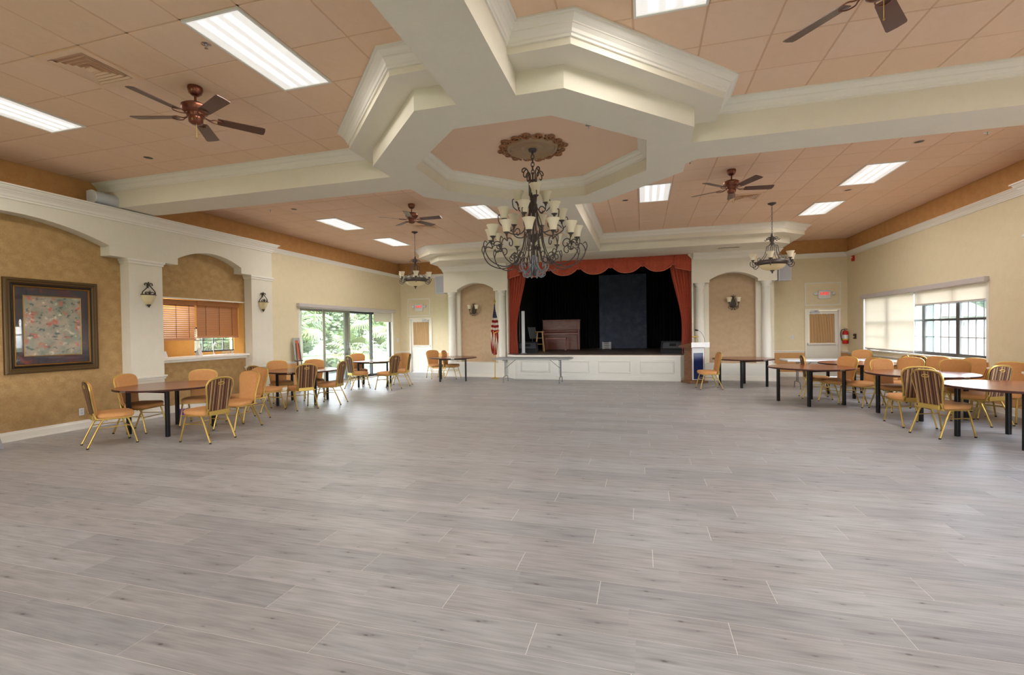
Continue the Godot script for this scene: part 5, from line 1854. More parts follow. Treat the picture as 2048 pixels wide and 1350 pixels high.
func build_ceiling_bits():
	# square air diffusers
	var lab := ["square louvred air diffuser beside the near ceiling fan", "square louvred air diffuser behind the fan on the glass door side", "square louvred air diffuser behind the fan on the window side"]
	var vs := vent_spots()
	for i in 3:
		var t = thing("air_diffuser", lab[i], "air vent", Vector3(vs[i].x, YC, vs[i].y), 0.0, "square air diffusers")
		var st := S()
		for q in rects(-0.3, 0.3, -0.3, 0.3, [[-0.235, 0.235, -0.235, 0.235]]): bx(st, q[0], -0.012, q[2], q[1], 0.012, q[3])
		obj("frame", st, M.tile2, t)
		st = S()
		bx(st, -0.235, 0.03, -0.235, 0.235, 0.05, 0.235)
		obj("throat", st, M.rubber, t)
		for k in 5:
			var a := 0.222 - k * 0.042
			st = S()
			moulding(st, [Vector3(-a, 0, -a), Vector3(a, 0, -a), Vector3(a, 0, a), Vector3(-a, 0, a)], [Vector2(-0.016, 0.0), Vector2(0.0, -0.012), Vector2(0.004, -0.012), Vector2(-0.012, 0.002)], 1.0, true)
			obj("louvre", st, M.tile2, t)
		st = S()
		bx(st, -0.05, -0.012, -0.03, 0.05, 0.0, 0.03)
		obj("centre_plate", st, M.tile2, t)
	# slot vents in the header soffit
	for q in [[-5.55, -14.45, "slotted vent under the header above the flag niche"], [2.35, -14.3, "slotted vent under the header above the podium niche"]]:
		var t = thing("slot_vent", q[2], "air vent", Vector3(q[0], 3.81, q[1]), 0.0, "slot vents under the header")
		var st := S()
		for r in rects(-0.32, 0.32, -0.12, 0.12, [[-0.28, 0.28, -0.08, 0.08]]): bx(st, r[0], -0.01, r[2], r[1], 0.0, r[3])
		obj("frame", st, M.coffer, t)
		st = S()
		bx(st, -0.28, -0.002, -0.08, 0.28, 0.0, 0.08)
		obj("throat", st, M.rubber, t)
		for k in 12:
			st = S()
			box(st, Vector3(-0.255 + k * 0.0465, -0.006, 0), Vector3(0.028, 0.003, 0.16), 0.0, Basis(Vector3.BACK, 0.5))
			obj("slat", st, M.coffer, t)
	# sprinklers
	for q in [[-3.86, -3.45, YC, "sprinkler head beside the bright troffer near the painting"], [-7.74, -8.4, YC, "sprinkler head near the left end of the cross beam"], [4.68, -8.15, YC, "sprinkler head near the right end of the cross beam"], [-0.62, -5.9, 4.10, "sprinkler head inside the octagonal recess"], [0.76, -8.04, YC, "sprinkler head against the coffer on the window side"]]:
		var t = thing("sprinkler", q[3], "sprinkler", Vector3(q[0], q[2], q[1]), 0.0, "sprinklers")
		var st := S()
		lathe(st, [Vector2(0.042, 0), Vector2(0.042, -0.004), Vector2(0.015, -0.01), Vector2(0, -0.01)], 12)
		obj("escutcheon", st, M.chrome, t)
		st = S()
		tube(st, [Vector3(0, -0.01, 0), Vector3(0, -0.035, 0)], 0.007, 6)
		lathe(st, [Vector2(0, -0.035), Vector2(0.016, -0.036), Vector2(0.016, -0.039), Vector2(0, -0.04)], 8)
		obj("deflector", st, M.chrome, t)
	# recessed downlights
	for q in [[-7.15, -5.36, "near the wall speaker"], [-7.2, -8.48, "behind the cross beam over the hatch"], [3.92, -8.23, "behind the cross beam on the window side"], [3.92, -10.7, "between two troffers by the wide window"], [-0.32, -10.05, "beside the beam before the stage"]]:
		var t = thing("downlight", "small recessed downlight " + q[2], "downlight", Vector3(q[0], YC, q[1]), 0.0, "recessed downlights")
		var st := S()
		lathe(st, [Vector2(0.085, 0.0), Vector2(0.085, -0.006), Vector2(0.065, -0.008), Vector2(0.062, 0.0)], 18)
		obj("trim_ring", st, M.tile2, t)
		st = S()
		lathe(st, [Vector2(0.062, -0.001), Vector2(0.05, -0.003), Vector2(0, -0.003)], 14)
		obj("baffle", st, M.bronze, t)

# ---------- tables ----------
func make_round_table(r: float, hl: float):
	var t = thing("round_table", "", "table")
	var st := S()
	lathe(st, [Vector2(0, 0.742), Vector2(r - 0.006, 0.742)], 48)
	obj("tabletop", st, M.table, t)
	st = S()
	lathe(st, [Vector2(r - 0.006, 0.742), Vector2(r, 0.738), Vector2(r, 0.716), Vector2(r - 0.004, 0.712), Vector2(0, 0.712)], 48)
	obj("table_edge", st, M.table_edge, t)
	st = S()
	for s in [-1.0, 1.0]:
		bx(st, -hl, 0.67, s * hl - 0.012, hl, 0.712, s * hl + 0.012)
	obj("apron", st, M.leg_black, t)
	for p in [[-1, -1], [1, -1], [1, 1], [-1, 1]]:
		st = S()
		bx(st, p[0] * hl - 0.026, 0.0, p[1] * hl - 0.026, p[0] * hl + 0.026, 0.70, p[1] * hl + 0.026, 0.006)
		var o = obj("leg", st, M.leg_black, t)
		st = S()
		bx(st, p[0] * hl - 0.045, 0.70, p[1] * hl - 0.045, p[0] * hl + 0.045, 0.712, p[1] * hl + 0.045)
		obj("bracket", st, M.leg_black, o)
	st = S()
	box(st, Vector3(0, 0.727, r + 0.001), Vector3(0.1, 0.02, 0.006), 0.003)
	obj("edge_clip", st, M.chrome, t)
	return t

func build_tables():
	# x, z, turn, label
	var L := [[-7.43, -5.87, 0.0, "round reddish wood table below the painting and hatch"],
		[-7.38, -8.88, 0.34, "round reddish wood table in front of the far pillar"],
		[-7.62, -12.2, 0.42, "round wood table before the glass doors"],
		[-5.86, -13.92, 0.38, "round wood table in front of the niche with the flag"],
		[2.58, -13.71, 0.54, "round wood table right of the podium, chair at one side only"],
		[3.285, -10.82, 0.46, "round wood table with clear floor around its left side, nearest the podium chair"],
		[4.555, -9.55, 0.36, "round wood table partly behind the two striped chairs"],
		[4.73, -7.695, 0.37, "round wood table at the end of the right arcade"],
		[4.62, -12.1, 0.3, "round wood table between the white folding table and the wide window chairs"]]
	var src = make_round_table(0.76, 0.40)
	for i in L.size():
		var q = L[i]
		var t = src if i == 0 else copy_of(src, Vector3.ZERO, 0)
		t.position = Vector3(q[0], 0, q[1])
		t.rotation.y = q[2]
		tag(t, q[3], "table", "round tables")
	folding_table(Vector3(-3.2, 0, -13.72), -0.02, 2.35, M.grey_plastic, "long grey folding table standing along the stage front")
	folding_table(Vector3(4.65, 0, -13.35), 0.0, 2.4, M.plastic_white, "long white folding table by the exit door with the extinguisher")

func folding_table(at: Vector3, turn: float, l: float, m, label: String):
	var t = thing("folding_table", label, "table", at, turn)
	var st := S()
	box(st, Vector3(0, 0.715, 0), Vector3(l, 0.045, 0.74), 0.012)
	obj("tabletop", st, m, t)
	for s in [-1.0, 1.0]:
		st = S()
		var x: float = s * (l * 0.5 - 0.32)
		for z in [-0.06, 0.06]: tube(st, [Vector3(x, 0.69, z), Vector3(x, 0.16, z)], 0.012, 6)
		tube(st, curve([Vector3(x, 0.012, -0.24), Vector3(x, 0.13, -0.22), Vector3(x, 0.17, -0.16), Vector3(x, 0.17, 0.16), Vector3(x, 0.13, 0.22), Vector3(x, 0.012, 0.24)], 4), 0.012, 6)
		tube(st, [Vector3(x, 0.67, -0.28), Vector3(x, 0.67, 0.28)], 0.012, 6)
		for z in [-0.24, 0.24]: lathe(st, [Vector2(0, 0), Vector2(0.018, 0), Vector2(0.016, 0.02), Vector2(0, 0.02)], 8, Transform3D(Basis.IDENTITY, Vector3(x, 0, z)))
		var o = obj("leg", st, M.grey_metal, t)
		st = S()
		tube(st, [Vector3(x, 0.42, 0), Vector3(x - s * 0.34, 0.69, 0)], 0.008, 6)
		obj("brace", st, M.grey_metal, o)

# ---------- banquet chair, facing +z ----------
func back_outline(k := 1.0) -> Array:
	# half outline from the bottom to the crown, mirrored
	var half := [Vector2(0.10, 0.0), Vector2(0.145, 0.012), Vector2(0.165, 0.05), Vector2(0.168, 0.11), Vector2(0.178, 0.20), Vector2(0.198, 0.30), Vector2(0.212, 0.38), Vector2(0.210, 0.43), Vector2(0.190, 0.47), Vector2(0.145, 0.495), Vector2(0.08, 0.508)]
	var out := []
	for p in half: out.append(Vector2(p.x * k, p.y))
	out.append(Vector2(0, 0.512))
	half.reverse()
	for p in half: out.append(Vector2(-p.x * k, p.y))
	return out

func make_chair():
	var t = thing("banquet_chair", "", "chair")
	# seat cushion with a crowned top
	var st := S()
	var n := 28
	var rings := []
	for lv in [[0.94, 0.395, 0.0], [1.0, 0.41, 0.0], [1.015, 0.435, 0.0], [1.0, 0.458, 0.0], [0.93, 0.472, 0.0], [0.6, 0.482, 0.0], [0.0, 0.486, 0.0]]:
		var ring := []
		for i in n:
			var a := TAU * i / n
			var c := cos(a)
			var s := sin(a)
			var x: float = signf(c) * pow(absf(c), 0.5) * 0.215 * lv[0]
			var z: float = signf(s) * pow(absf(s), 0.5) * 0.215 * lv[0]
			x *= 1.0 + 0.10 * (z / 0.215)
			ring.append(Vector3(x, lv[1], z + 0.015))
		rings.append(ring)
	for k in rings.size() - 1:
		for i in n:
			var j := (i + 1) % n
			var P := [rings[k][i], rings[k][j], rings[k + 1][j], rings[k + 1][i]]
			var N := []
			var up: float = clampf((k - 1.0) / 3.0, -0.4, 1.0)
			for w in 4:
				var kk: float = up if w < 2 else clampf(k / 3.0, -0.4, 1.0)
				var d: Vector3 = P[w] - Vector3(0, P[w].y, 0.015)
				N.append((d.normalized() * (1.0 - max(kk, 0.0)) + Vector3.UP * kk).normalized() if d.length() > 0.01 else Vector3.UP)
			tri(st, P[0], P[1], P[2], N[0], N[1], N[2])
			tri(st, P[0], P[2], P[3], N[0], N[2], N[3])
	var base = rings[0].duplicate()
	face(st, base, Vector3.DOWN)
	obj("seat", st, M.seat, t)
	# backrest, leaning back
	var lean := Basis(Vector3.RIGHT, -0.16)
	var xf := Transform3D(lean, Vector3(0, 0.42, -0.215))
	st = S()
	var o1 := back_outline()
	extrude(st, o1, 0.0, 0.028, xf, true)
	var o2 := []
	for p in o1: o2.append(Vector2(p.x * 0.9, (p.y - 0.25) * 0.93 + 0.25))
	extrude(st, o2, 0.028, 0.040, xf, true)
	obj("backrest", st, M.seat, t)
	st = S()
	var o3 := []
	for p in o1: o3.append(Vector2(p.x * 0.95, (p.y - 0.25) * 0.96 + 0.25))
	# striped panel on the rear; texture runs across the width
	var pv := PackedVector2Array(o3)
	var idx := Geometry2D.triangulate_polygon(pv)
	var nb: Vector3 = lean * Vector3(0, 0, -1)
	for i in range(0, idx.size(), 3):
		var P := []
		var U := []
		for k in 3:
			var v: Vector2 = pv[idx[i + k]]
			P.append(xf * Vector3(v.x, v.y, -0.012))
			U.append(Vector2(v.x / 0.42 + 0.5, v.y))
		tri(st, P[0], P[1], P[2], nb, nb, nb, U[0], U[1], U[2])
	for i in pv.size():
		var a: Vector2 = pv[i]
		var b: Vector2 = pv[(i + 1) % pv.size()]
		var e: Vector2 = (b - a).normalized()
		var hint: Vector3 = xf.basis * Vector3((a.x + b.x) * 0.5, (a.y + b.y) * 0.5 - 0.25, 0)
		quad(st, xf * Vector3(a.x, a.y, -0.012), xf * Vector3(b.x, b.y, -0.012), xf * Vector3(b.x, b.y, 0.0), xf * Vector3(a.x, a.y, 0.0), hint)
	obj("back_panel", st, M.stripe, t)
	# gilt frame round the back
	st = S()
	var loop := []
	for p in o1: loop.append(xf * Vector3(p.x * 1.03, (p.y - 0.25) * 1.015 + 0.25, 0.006))
	loop.append(loop[0])
	tube(st, loop, 0.0125, 6, false)
	obj("back_frame", st, M.gold, t)
	st = S()
	var hl := []
	for i in 13: hl.append(xf * Vector3(cos(TAU * i / 12.0) * 0.05, 0.435 + sin(TAU * i / 12.0) * 0.018, -0.014))
	tube(st, hl, 0.007, 5, false)
	obj("hand_grip", st, M.gold, t)
	# seat rail and legs
	st = S()
	for s in [-1.0, 1.0]:
		tube(st, curve([Vector3(s * 0.195, 0.39, -0.23), Vector3(s * 0.20, 0.385, 0.0), Vector3(s * 0.215, 0.385, 0.19)], 3), 0.011, 6)
		tube(st, [Vector3(s * 0.165, 0.39, -0.205), Vector3(s * 0.16, 0.48, -0.235)], 0.014, 6)
	tube(st, [Vector3(-0.195, 0.39, -0.22), Vector3(0.195, 0.39, -0.22)], 0.011, 6)
	bx(st, -0.15, 0.385, -0.25, 0.15, 0.45, -0.225, 0.004)
	tube(st, [Vector3(-0.21, 0.385, 0.17), Vector3(0.21, 0.385, 0.17)], 0.011, 6)
	obj("seat_rail", st, M.gold, t)
	for s in [-1.0, 1.0]:
		for f in [-1.0, 1.0]:
			st = S()
			var foot := Vector3(s * 0.225, 0.012, 0.235) if f > 0 else Vector3(s * 0.21, 0.012, -0.31)
			var knee := Vector3(s * 0.207, 0.375, 0.13) if f > 0 else Vector3(s * 0.198, 0.375, -0.14)
			tube(st, curve([knee - Vector3(0, 0, 0.05 * f), knee + Vector3(0, -0.02, 0.015 * f), foot], 4), 0.0125, 7)
			var o = obj("leg", st, M.gold, t)
			st = S()
			lathe(st, [Vector2(0, 0), Vector2(0.015, 0), Vector2(0.015, 0.018), Vector2(0, 0.02)], 8, Transform3D(Basis.IDENTITY, Vector3(foot.x, 0, foot.z)))
			obj("glide", st, M.rubber, o)
	st = S()
	for s in [-1.0, 1.0]:
		tube(st, [Vector3(s * 0.212, 0.27, 0.165), Vector3(s * 0.203, 0.27, -0.19)], 0.007, 5)
	tube(st, [Vector3(-0.212, 0.25, 0.172), Vector3(0.212, 0.25, 0.172)], 0.007, 5)
	obj("stretcher", st, M.gold, t)
	return t

func build_chairs():
	# x, z, bearing: 0 faces the viewpoint, + turns to its right, 180 turns its back
	var at_hatch := "chairs at the hatch table"
	var at_pillar := "chairs at the far pillar table"
	var at_glass := "chairs at the glass door table"
	var at_win := "chairs at the tables by the wide window"
	var L := [[-7.42, -4.96, 100, "gilt chair seen side-on, in front of the tan niche below the painting", at_hatch],
		[-7.88, -5.72, 50, "gilt chair with orange back against the near pillar", at_hatch],
		[-7.52, -6.42, -15, "gilt chair with orange back below the hatch ledge", at_hatch],
		[-6.25, -5.45, -140, "striped-back gilt chair pushed to the hatch table, clear of the others", at_hatch],
		[-6.5, -6.22, -50, "gilt chair with orange back turned to the hatch table, in front of another", at_hatch],
		[-6.95, -6.88, -55, "gilt chair mostly hidden behind another orange-backed chair", at_hatch],
		[-7.37, -7.82, 125, "striped-back gilt chair at the hatch side of the far pillar table", at_pillar],
		[-8.05, -8.95, 15, "gilt chair with orange back between far pillar and wainscot", at_pillar],
		[-6.87, -8.2, -158, "striped-back gilt chair with its back square to the open floor", at_pillar],
		[-7.5, -9.4, 0, "gilt chair with pale back in front of the near glass door", at_pillar],
		[-6.68, -8.88, -112, "gilt chair seen side-on, facing the far pillar table from the floor", at_pillar],
		[-7.68, -11.45, 115, "striped-back gilt chair at the near side of the glass door table", at_glass],
		[-8.22, -12.3, 10, "gilt chair with orange back against the dark door frame", at_glass],
		[-6.8, -11.5, -130, "striped-back gilt chair at the stage side of the glass door table", at_glass],
		[-6.85, -12.3, -100, "gilt chair behind the striped one at the glass door table", at_glass],
		[-6.75, -14.5, 20, "gilt chair facing out beside the exit door, behind the niche table", "chairs at the niche table"],
		[-6.15, -14.5, 70, "gilt chair turned sideways behind the niche table", "chairs at the niche table"],
		[1.6, -12.9, -75, "gilt chair standing alone between the podium and a round table", ""],
		[3.66, -11.6, 100, "gilt chair seen side-on behind the round table nearest the podium", at_win],
		[3.85, -11.05, -40, "gilt chair with orange back tucked under the table nearest the podium", at_win],
		[4.12, -10.6, -45, "gilt chair with orange back half hidden by the chair facing away from the table", at_win],
		[4.42, -10.12, 40, "gilt chair with plain orange back turned towards the wide window", at_win],
		[5.4, -14.05, -10, "pale gilt chair behind the white folding table", at_win],
		[5.05, -11.75, -80, "gilt chair seen side-on between the window shade and the tables", at_win],
		[4.85, -10.75, -25, "gilt chair with orange back facing the striped pair", at_win],
		[5.62, -11.85, 165, "striped-back gilt chair facing the lowered window shade", at_win],
		[4.08, -7.97, 140, "striped-back gilt chair in front of another striped chair", at_win],
		[4.01, -8.72, -155, "striped-back gilt chair behind another striped chair", at_win],
		[5.4, -11.05, -35, "gilt chair with narrow orange back below the dark window post", at_win],
		[5.36, -9.95, 20, "gilt chair with wide orange back under the open window panes", at_win],
		[5.7, -10.5, -30, "gilt chair half hidden behind the wide orange-backed one at the window", at_win],
		[5.1, -9.06, -125, "striped-back gilt chair facing the right-hand table by the arcade pillar", at_win],
		[5.6, -9.38, -20, "gilt chair with orange back beside the right arcade pillar", at_win]]
	var src = make_chair()
	for i in L.size():
		var q = L[i]
		var p := Vector3(q[0], 0, q[1])
		var d := -p.normalized()
		var r := Vector3(-(-d).z, 0, (-d).x)
		var a := deg_to_rad(q[2])
		var f: Vector3 = d * cos(a) + r * sin(a)
		var t = src if i == 0 else copy_of(src, Vector3.ZERO, 0)
		t.position = p
		t.rotation.y = atan2(f.x, f.z)
		tag(t, q[3], "chair", q[4])

# ---------- things on and around the stage ----------
func build_stage_things():
	# podium
	var t = thing("podium", "wooden podium with blue front panel beside the stage", "podium", Vector3(1.42, 0, -14.3), 0.55)
	var st := S()
	bx(st, -0.3, 0.0, -0.22, 0.3, 0.06, 0.22, 0.01)
	obj("base", st, M.podium, t)
	st = S()
	for s in [-1.0, 1.0]: bx(st, s * 0.2 - 0.02, 0.06, -0.17, s * 0.2 + 0.02, 1.02, 0.17, 0.004)
	bx(st, -0.18, 0.06, 0.13, 0.18, 1.02, 0.16)
	obj("body", st, M.podium, t)
	st = S()
	bx(st, -0.2, 0.1, 0.16, 0.2, 1.0, 0.175, 0.004)
	obj("front_board", st, M.plastic_white, t)
	st = S()
	bx(st, -0.16, 0.12, 0.175, 0.16, 0.86, 0.185, 0.004)
	obj("blue_panel", st, M.navy, t)
	st = S()
	extrude(st, [Vector2(-0.30, 1.02), Vector2(0.27, 1.02), Vector2(0.27, 1.16), Vector2(-0.30, 1.06)], -0.3, 0.3, Transform3D(Basis(Vector3(0, 0, 1), Vector3(0, 1, 0), Vector3(1, 0, 0)), Vector3.ZERO))
	obj("desk", st, M.podium, t)
	st = S()
	bx(st, -0.3, 1.02, 0.27, 0.3, 1.16, 0.28)
	obj("desk_front", st, M.plastic_white, t)
	var mic = thing("gooseneck_microphone", "black gooseneck microphone on the podium desk", "microphone", Vector3(1.42, 1.14, -14.3), 0.55)
	st = S()
	tube(st, curve([Vector3(0.2, 0.0, 0.2), Vector3(0.19, 0.16, 0.18), Vector3(0.14, 0.30, 0.12), Vector3(0.08, 0.36, 0.05)], 5), 0.006, 6)
	obj("neck", st, M.steel, mic)
	st = S()
	tube(st, [Vector3(0.09, 0.355, 0.06), Vector3(0.03, 0.37, 0.0)], [0.016, 0.022], 8)
	obj("capsule", st, M.rubber, mic)
	var rest = thing("reading_lamp", "small brass reading lamp on the podium desk", "lamp", Vector3(1.42, 1.15, -14.3), 0.55)
	st = S()
	tube(st, curve([Vector3(-0.02, 0.0, 0.2), Vector3(-0.03, 0.10, 0.18), Vector3(-0.05, 0.17, 0.1)], 4), 0.007, 6)
	obj("stalk", st, M.gold, rest)
	st = S()
	tube(st, [Vector3(-0.16, 0.17, 0.1), Vector3(0.06, 0.17, 0.1)], 0.018, 8)
	obj("lamp_shade", st, M.gold, rest)
	# flag
	flag()
	# wedge monitors
	for q in [[-3.86, -15.75, 0.3, "dark wedge loudspeaker at the flag end of the stage"], [0.93, -15.5, -0.2, "dark wedge loudspeaker at the podium end of the stage"]]:
		var m = thing("wedge_monitor", q[3], "loudspeaker", Vector3(q[0], DECK, q[1]), q[2])
		st = S()
		var wx := Transform3D(Basis(Vector3(0, 0, 1), Vector3(0, 1, 0), Vector3(1, 0, 0)), Vector3.ZERO)
		extrude(st, [Vector2(-0.25, 0), Vector2(0.22, 0), Vector2(0.25, 0.12), Vector2(0.02, 0.38), Vector2(-0.12, 0.38), Vector2(-0.25, 0.2)], -0.36, 0.36, wx)
		obj("cabinet", st, M.monitor_box, m)
		st = S()
		var B := Basis(Vector3.RIGHT, -0.846)
		box(st, Vector3(0, 0.256, 0.141), Vector3(0.58, 0.28, 0.012), 0.004, B)
		obj("grille", st, M.monitor_grille, m)
		st = S()
		box(st, Vector3(0, 0.266, 0.150), Vector3(0.20, 0.12, 0.012), 0.003, B)
		obj("badge", st, M.monitor_box, m)
	# bar stool
	var s2 = thing("bar_stool", "pale wooden bar stool standing on the stage", "stool", Vector3(-3.62, DECK, -16.75), 0.3)
	st = S()
	lathe(st, [Vector2(0, 0.74), Vector2(0.15, 0.74), Vector2(0.17, 0.725), Vector2(0.165, 0.70), Vector2(0, 0.69)], 20)
	obj("seat", st, M.pine, s2)
	for k in 4:
		var B := Basis(Vector3.UP, TAU * (k + 0.5) / 4.0)
		st = S()
		tube(st, [B * Vector3(0.125, 0.70, 0), B * Vector3(0.215, 0.0, 0)], 0.017, 8)
		obj("leg", st, M.pine, s2)
	for yy in [0.24, 0.46]:
		st = S()
		for k in 4:
			var R: float = lerp(0.215, 0.125, yy / 0.70)
			var y2: float = yy + (0.03 if k % 2 == 0 else 0.0)
			tube(st, [Basis(Vector3.UP, TAU * (k + 0.5) / 4.0) * Vector3(R, y2, 0), Basis(Vector3.UP, TAU * (k + 1.5) / 4.0) * Vector3(R, y2, 0)], 0.01, 6)
		obj("rung", st, M.pine, s2)
	# upright piano and bench
	var p = thing("upright_piano", "reddish brown upright piano at the back of the stage", "piano", Vector3(-3.12, DECK, -18.5), 0.08)
	st = S()
	bx(st, -0.74, 0.0, -0.3, 0.74, 1.16, 0.0, 0.006)
	obj("case", st, M.piano, p)
	st = S()
	bx(st, -0.76, 1.16, -0.32, 0.76, 1.19, 0.03, 0.006)
	obj("lid", st, M.piano, p)
	st = S()
	bx(st, -0.74, 0.58, 0.0, 0.74, 0.68, 0.27, 0.01)
	obj("key_bed", st, M.piano, p)
	st = S()
	bx(st, -0.70, 0.68, 0.0, 0.70, 0.78, 0.2, 0.03)
	obj("fallboard", st, M.piano, p)
	for s in [-1.0, 1.0]:
		st = S()
		bx(st, s * 0.70 - 0.04, 0.0, 0.0, s * 0.70 + 0.04, 0.80, 0.27, 0.012)
		obj("leg", st, M.piano, p)
	st = S()
	bx(st, -0.62, 0.82, 0.0, 0.62, 1.10, 0.014, 0.004)
	obj("music_desk", st, M.piano, p)
	var b = thing("piano_bench", "dark wooden bench in front of the piano", "bench", Vector3(-3.22, DECK, -17.85), 0.08)
	st = S()
	bx(st, -0.40, 0.42, -0.18, 0.40, 0.50, 0.18, 0.012)
	obj("seat", st, M.piano, b)
	for q in [[-1, -1], [1, -1], [1, 1], [-1, 1]]:
		st = S()
		bx(st, q[0] * 0.36 - 0.025, 0, q[1] * 0.14 - 0.025, q[0] * 0.36 + 0.025, 0.42, q[1] * 0.14 + 0.025, 0.004)
		obj("leg", st, M.piano, b)
	# grey-white post and music stand
	var po = thing("speaker_column", "slim pale grey column loudspeaker standing near the stage edge", "loudspeaker", Vector3(-3.83, DECK, -15.12), 0.35)
	st = S()
	bx(st, -0.05, 0.03, -0.05, 0.05, 1.42, 0.05, 0.008)
	obj("column", st, M.speaker, po)
	st = S()
	bx(st, -0.09, 0.0, -0.09, 0.09, 0.03, 0.09, 0.005)
	obj("foot", st, M.grey_metal, po)
	var ms = thing("music_stand", "grey folding music stand beside the bar stool", "music stand", Vector3(-3.92, DECK, -16.9), 0.9)
	st = S()
	box(st, Vector3(0, 0.68, 0), Vector3(0.36, 0.44, 0.012), 0.004, Basis(Vector3.RIGHT, -0.3))
	obj("desk", st, M.grey_metal, ms)
	st = S()
	tube(st, [Vector3(0, 0.6, -0.02), Vector3(0, 0.12, -0.02)], 0.011, 6)
	obj("pole", st, M.grey_metal, ms)
	for k in 3:
		var B := Basis(Vector3.UP, TAU * k / 3.0)
		st = S()
		tube(st, [Vector3(0, 0.22, -0.02), B * Vector3(0.22, 0.008, 0) + Vector3(0, 0, -0.02)], 0.007, 5)
		obj("leg", st, M.grey_metal, ms)
	var wc = thing("white_crate", "small white plastic crate on the stage before the blue panel", "crate", Vector3(-1.38, DECK, -18.9), 0.3)
	for q in [[-0.14, 0.0, 0.02, 0.24], [0.14, 0.0, 0.02, 0.24], [0.0, -0.1, 0.30, 0.02], [0.0, 0.1, 0.30, 0.02]]:
		st = S()
		for k in 4: box(st, Vector3(q[0], 0.04 + k * 0.065, q[1]), Vector3(q[2], 0.035, q[3]), 0.003)
		obj("side", st, M.plastic_white, wc)
	st = S()
	for x in [-0.14, 0.14]:
		for z in [-0.1, 0.1]: bx(st, x - 0.015, 0, z - 0.015, x + 0.015, 0.28, z + 0.015, 0.003)
	obj("corner_post", st, M.plastic_white, wc)

func flag():
	var t = thing("flag_on_pole", "furled striped flag with blue canton on a brass pole", "flag", Vector3(-4.68, 0, -14.62))
	var st := S()
	lathe(st, [Vector2(0, 0.05), Vector2(0.03, 0.05), Vector2(0.05, 0.035), Vector2(0.13, 0.02), Vector2(0.14, 0.0), Vector2(0, 0)], 20)
	obj("base", st, M.gold, t)
	st = S()
	tube(st, [Vector3(0, 0.04, 0), Vector3(0.02, 2.46, 0)], 0.014, 8)
	obj("pole", st, M.gold, t)
	st = S()
	lathe(st, [Vector2(0, 0.16), Vector2(0.02, 0.12), Vector2(0.045, 0.07), Vector2(0.02, 0.02), Vector2(0.025, 0.0), Vector2(0, 0)], 10, Transform3D(Basis.IDENTITY, Vector3(0.02, 2.46, 0)))
	obj("eagle_finial", st, M.gold, t)
	# print of the cloth in (u along the width, v down the hanging length)
	var redc := Color(0.66, 0.10, 0.13)
	var wh := Color(0.90, 0.87, 0.83)
	var blue := Color(0.11, 0.13, 0.33)
	var img := image(256, 512, func(x, y):
		var u: float = x / 256.0
		var v: float = y / 512.0
		if v < 0.27:
			# stars in offset rows on the canton
			var sx: float = fposmod(u * 6.0 + (0.5 if int(v * 30.0) % 2 == 0 else 0.0), 1.0) - 0.5
			var sy: float = fposmod(v * 30.0, 1.0) - 0.5
			return wh if sx * sx + sy * sy < 0.03 else blue
		if v < 0.56:
			return wh if int((v - 0.27) / 0.29 * 6.0) % 2 == 0 else redc
		var d: float = u * 3.4 - v * 2.2
		return redc if fposmod(d, 1.0) < 0.5 else wh)
	var m := mat(Color.WHITE, 0.7)
	m.albedo_texture = tex(img)
	st = S()
	sheet(st, func(u, v):
		var w: float = lerp(0.03, 0.24, smoothstep(0.0, 0.5, v)) * (1.0 - 0.25 * smoothstep(0.75, 1.0, v))
		var fold := sin(u * 3.0 * TAU + v * 2.0)
		return Vector3(0.02 + lerp(-0.35, 0.75, u) * w - 0.05 * v, lerp(2.44, 0.82, v) - 0.05 * sin(u * PI) * v, 0.03 + 0.05 * fold * smoothstep(0.0, 0.4, v)), 40, 40)
	obj("cloth", st, m, t)
	st = S()
	tube(st, curve([Vector3(-0.02, 1.55, 0.05), Vector3(0.02, 1.50, 0.09), Vector3(0.1, 1.52, 0.09), Vector3(0.19, 1.58, 0.06)], 5), 0.014, 6)
	tube(st, curve([Vector3(0.02, 1.5, 0.09), Vector3(0.05, 1.35, 0.1), Vector3(0.03, 1.22, 0.1)], 4), 0.008, 5)
	obj("gold_fringe", st, mat(Color(0.85, 0.65, 0.25), 0.6), t)

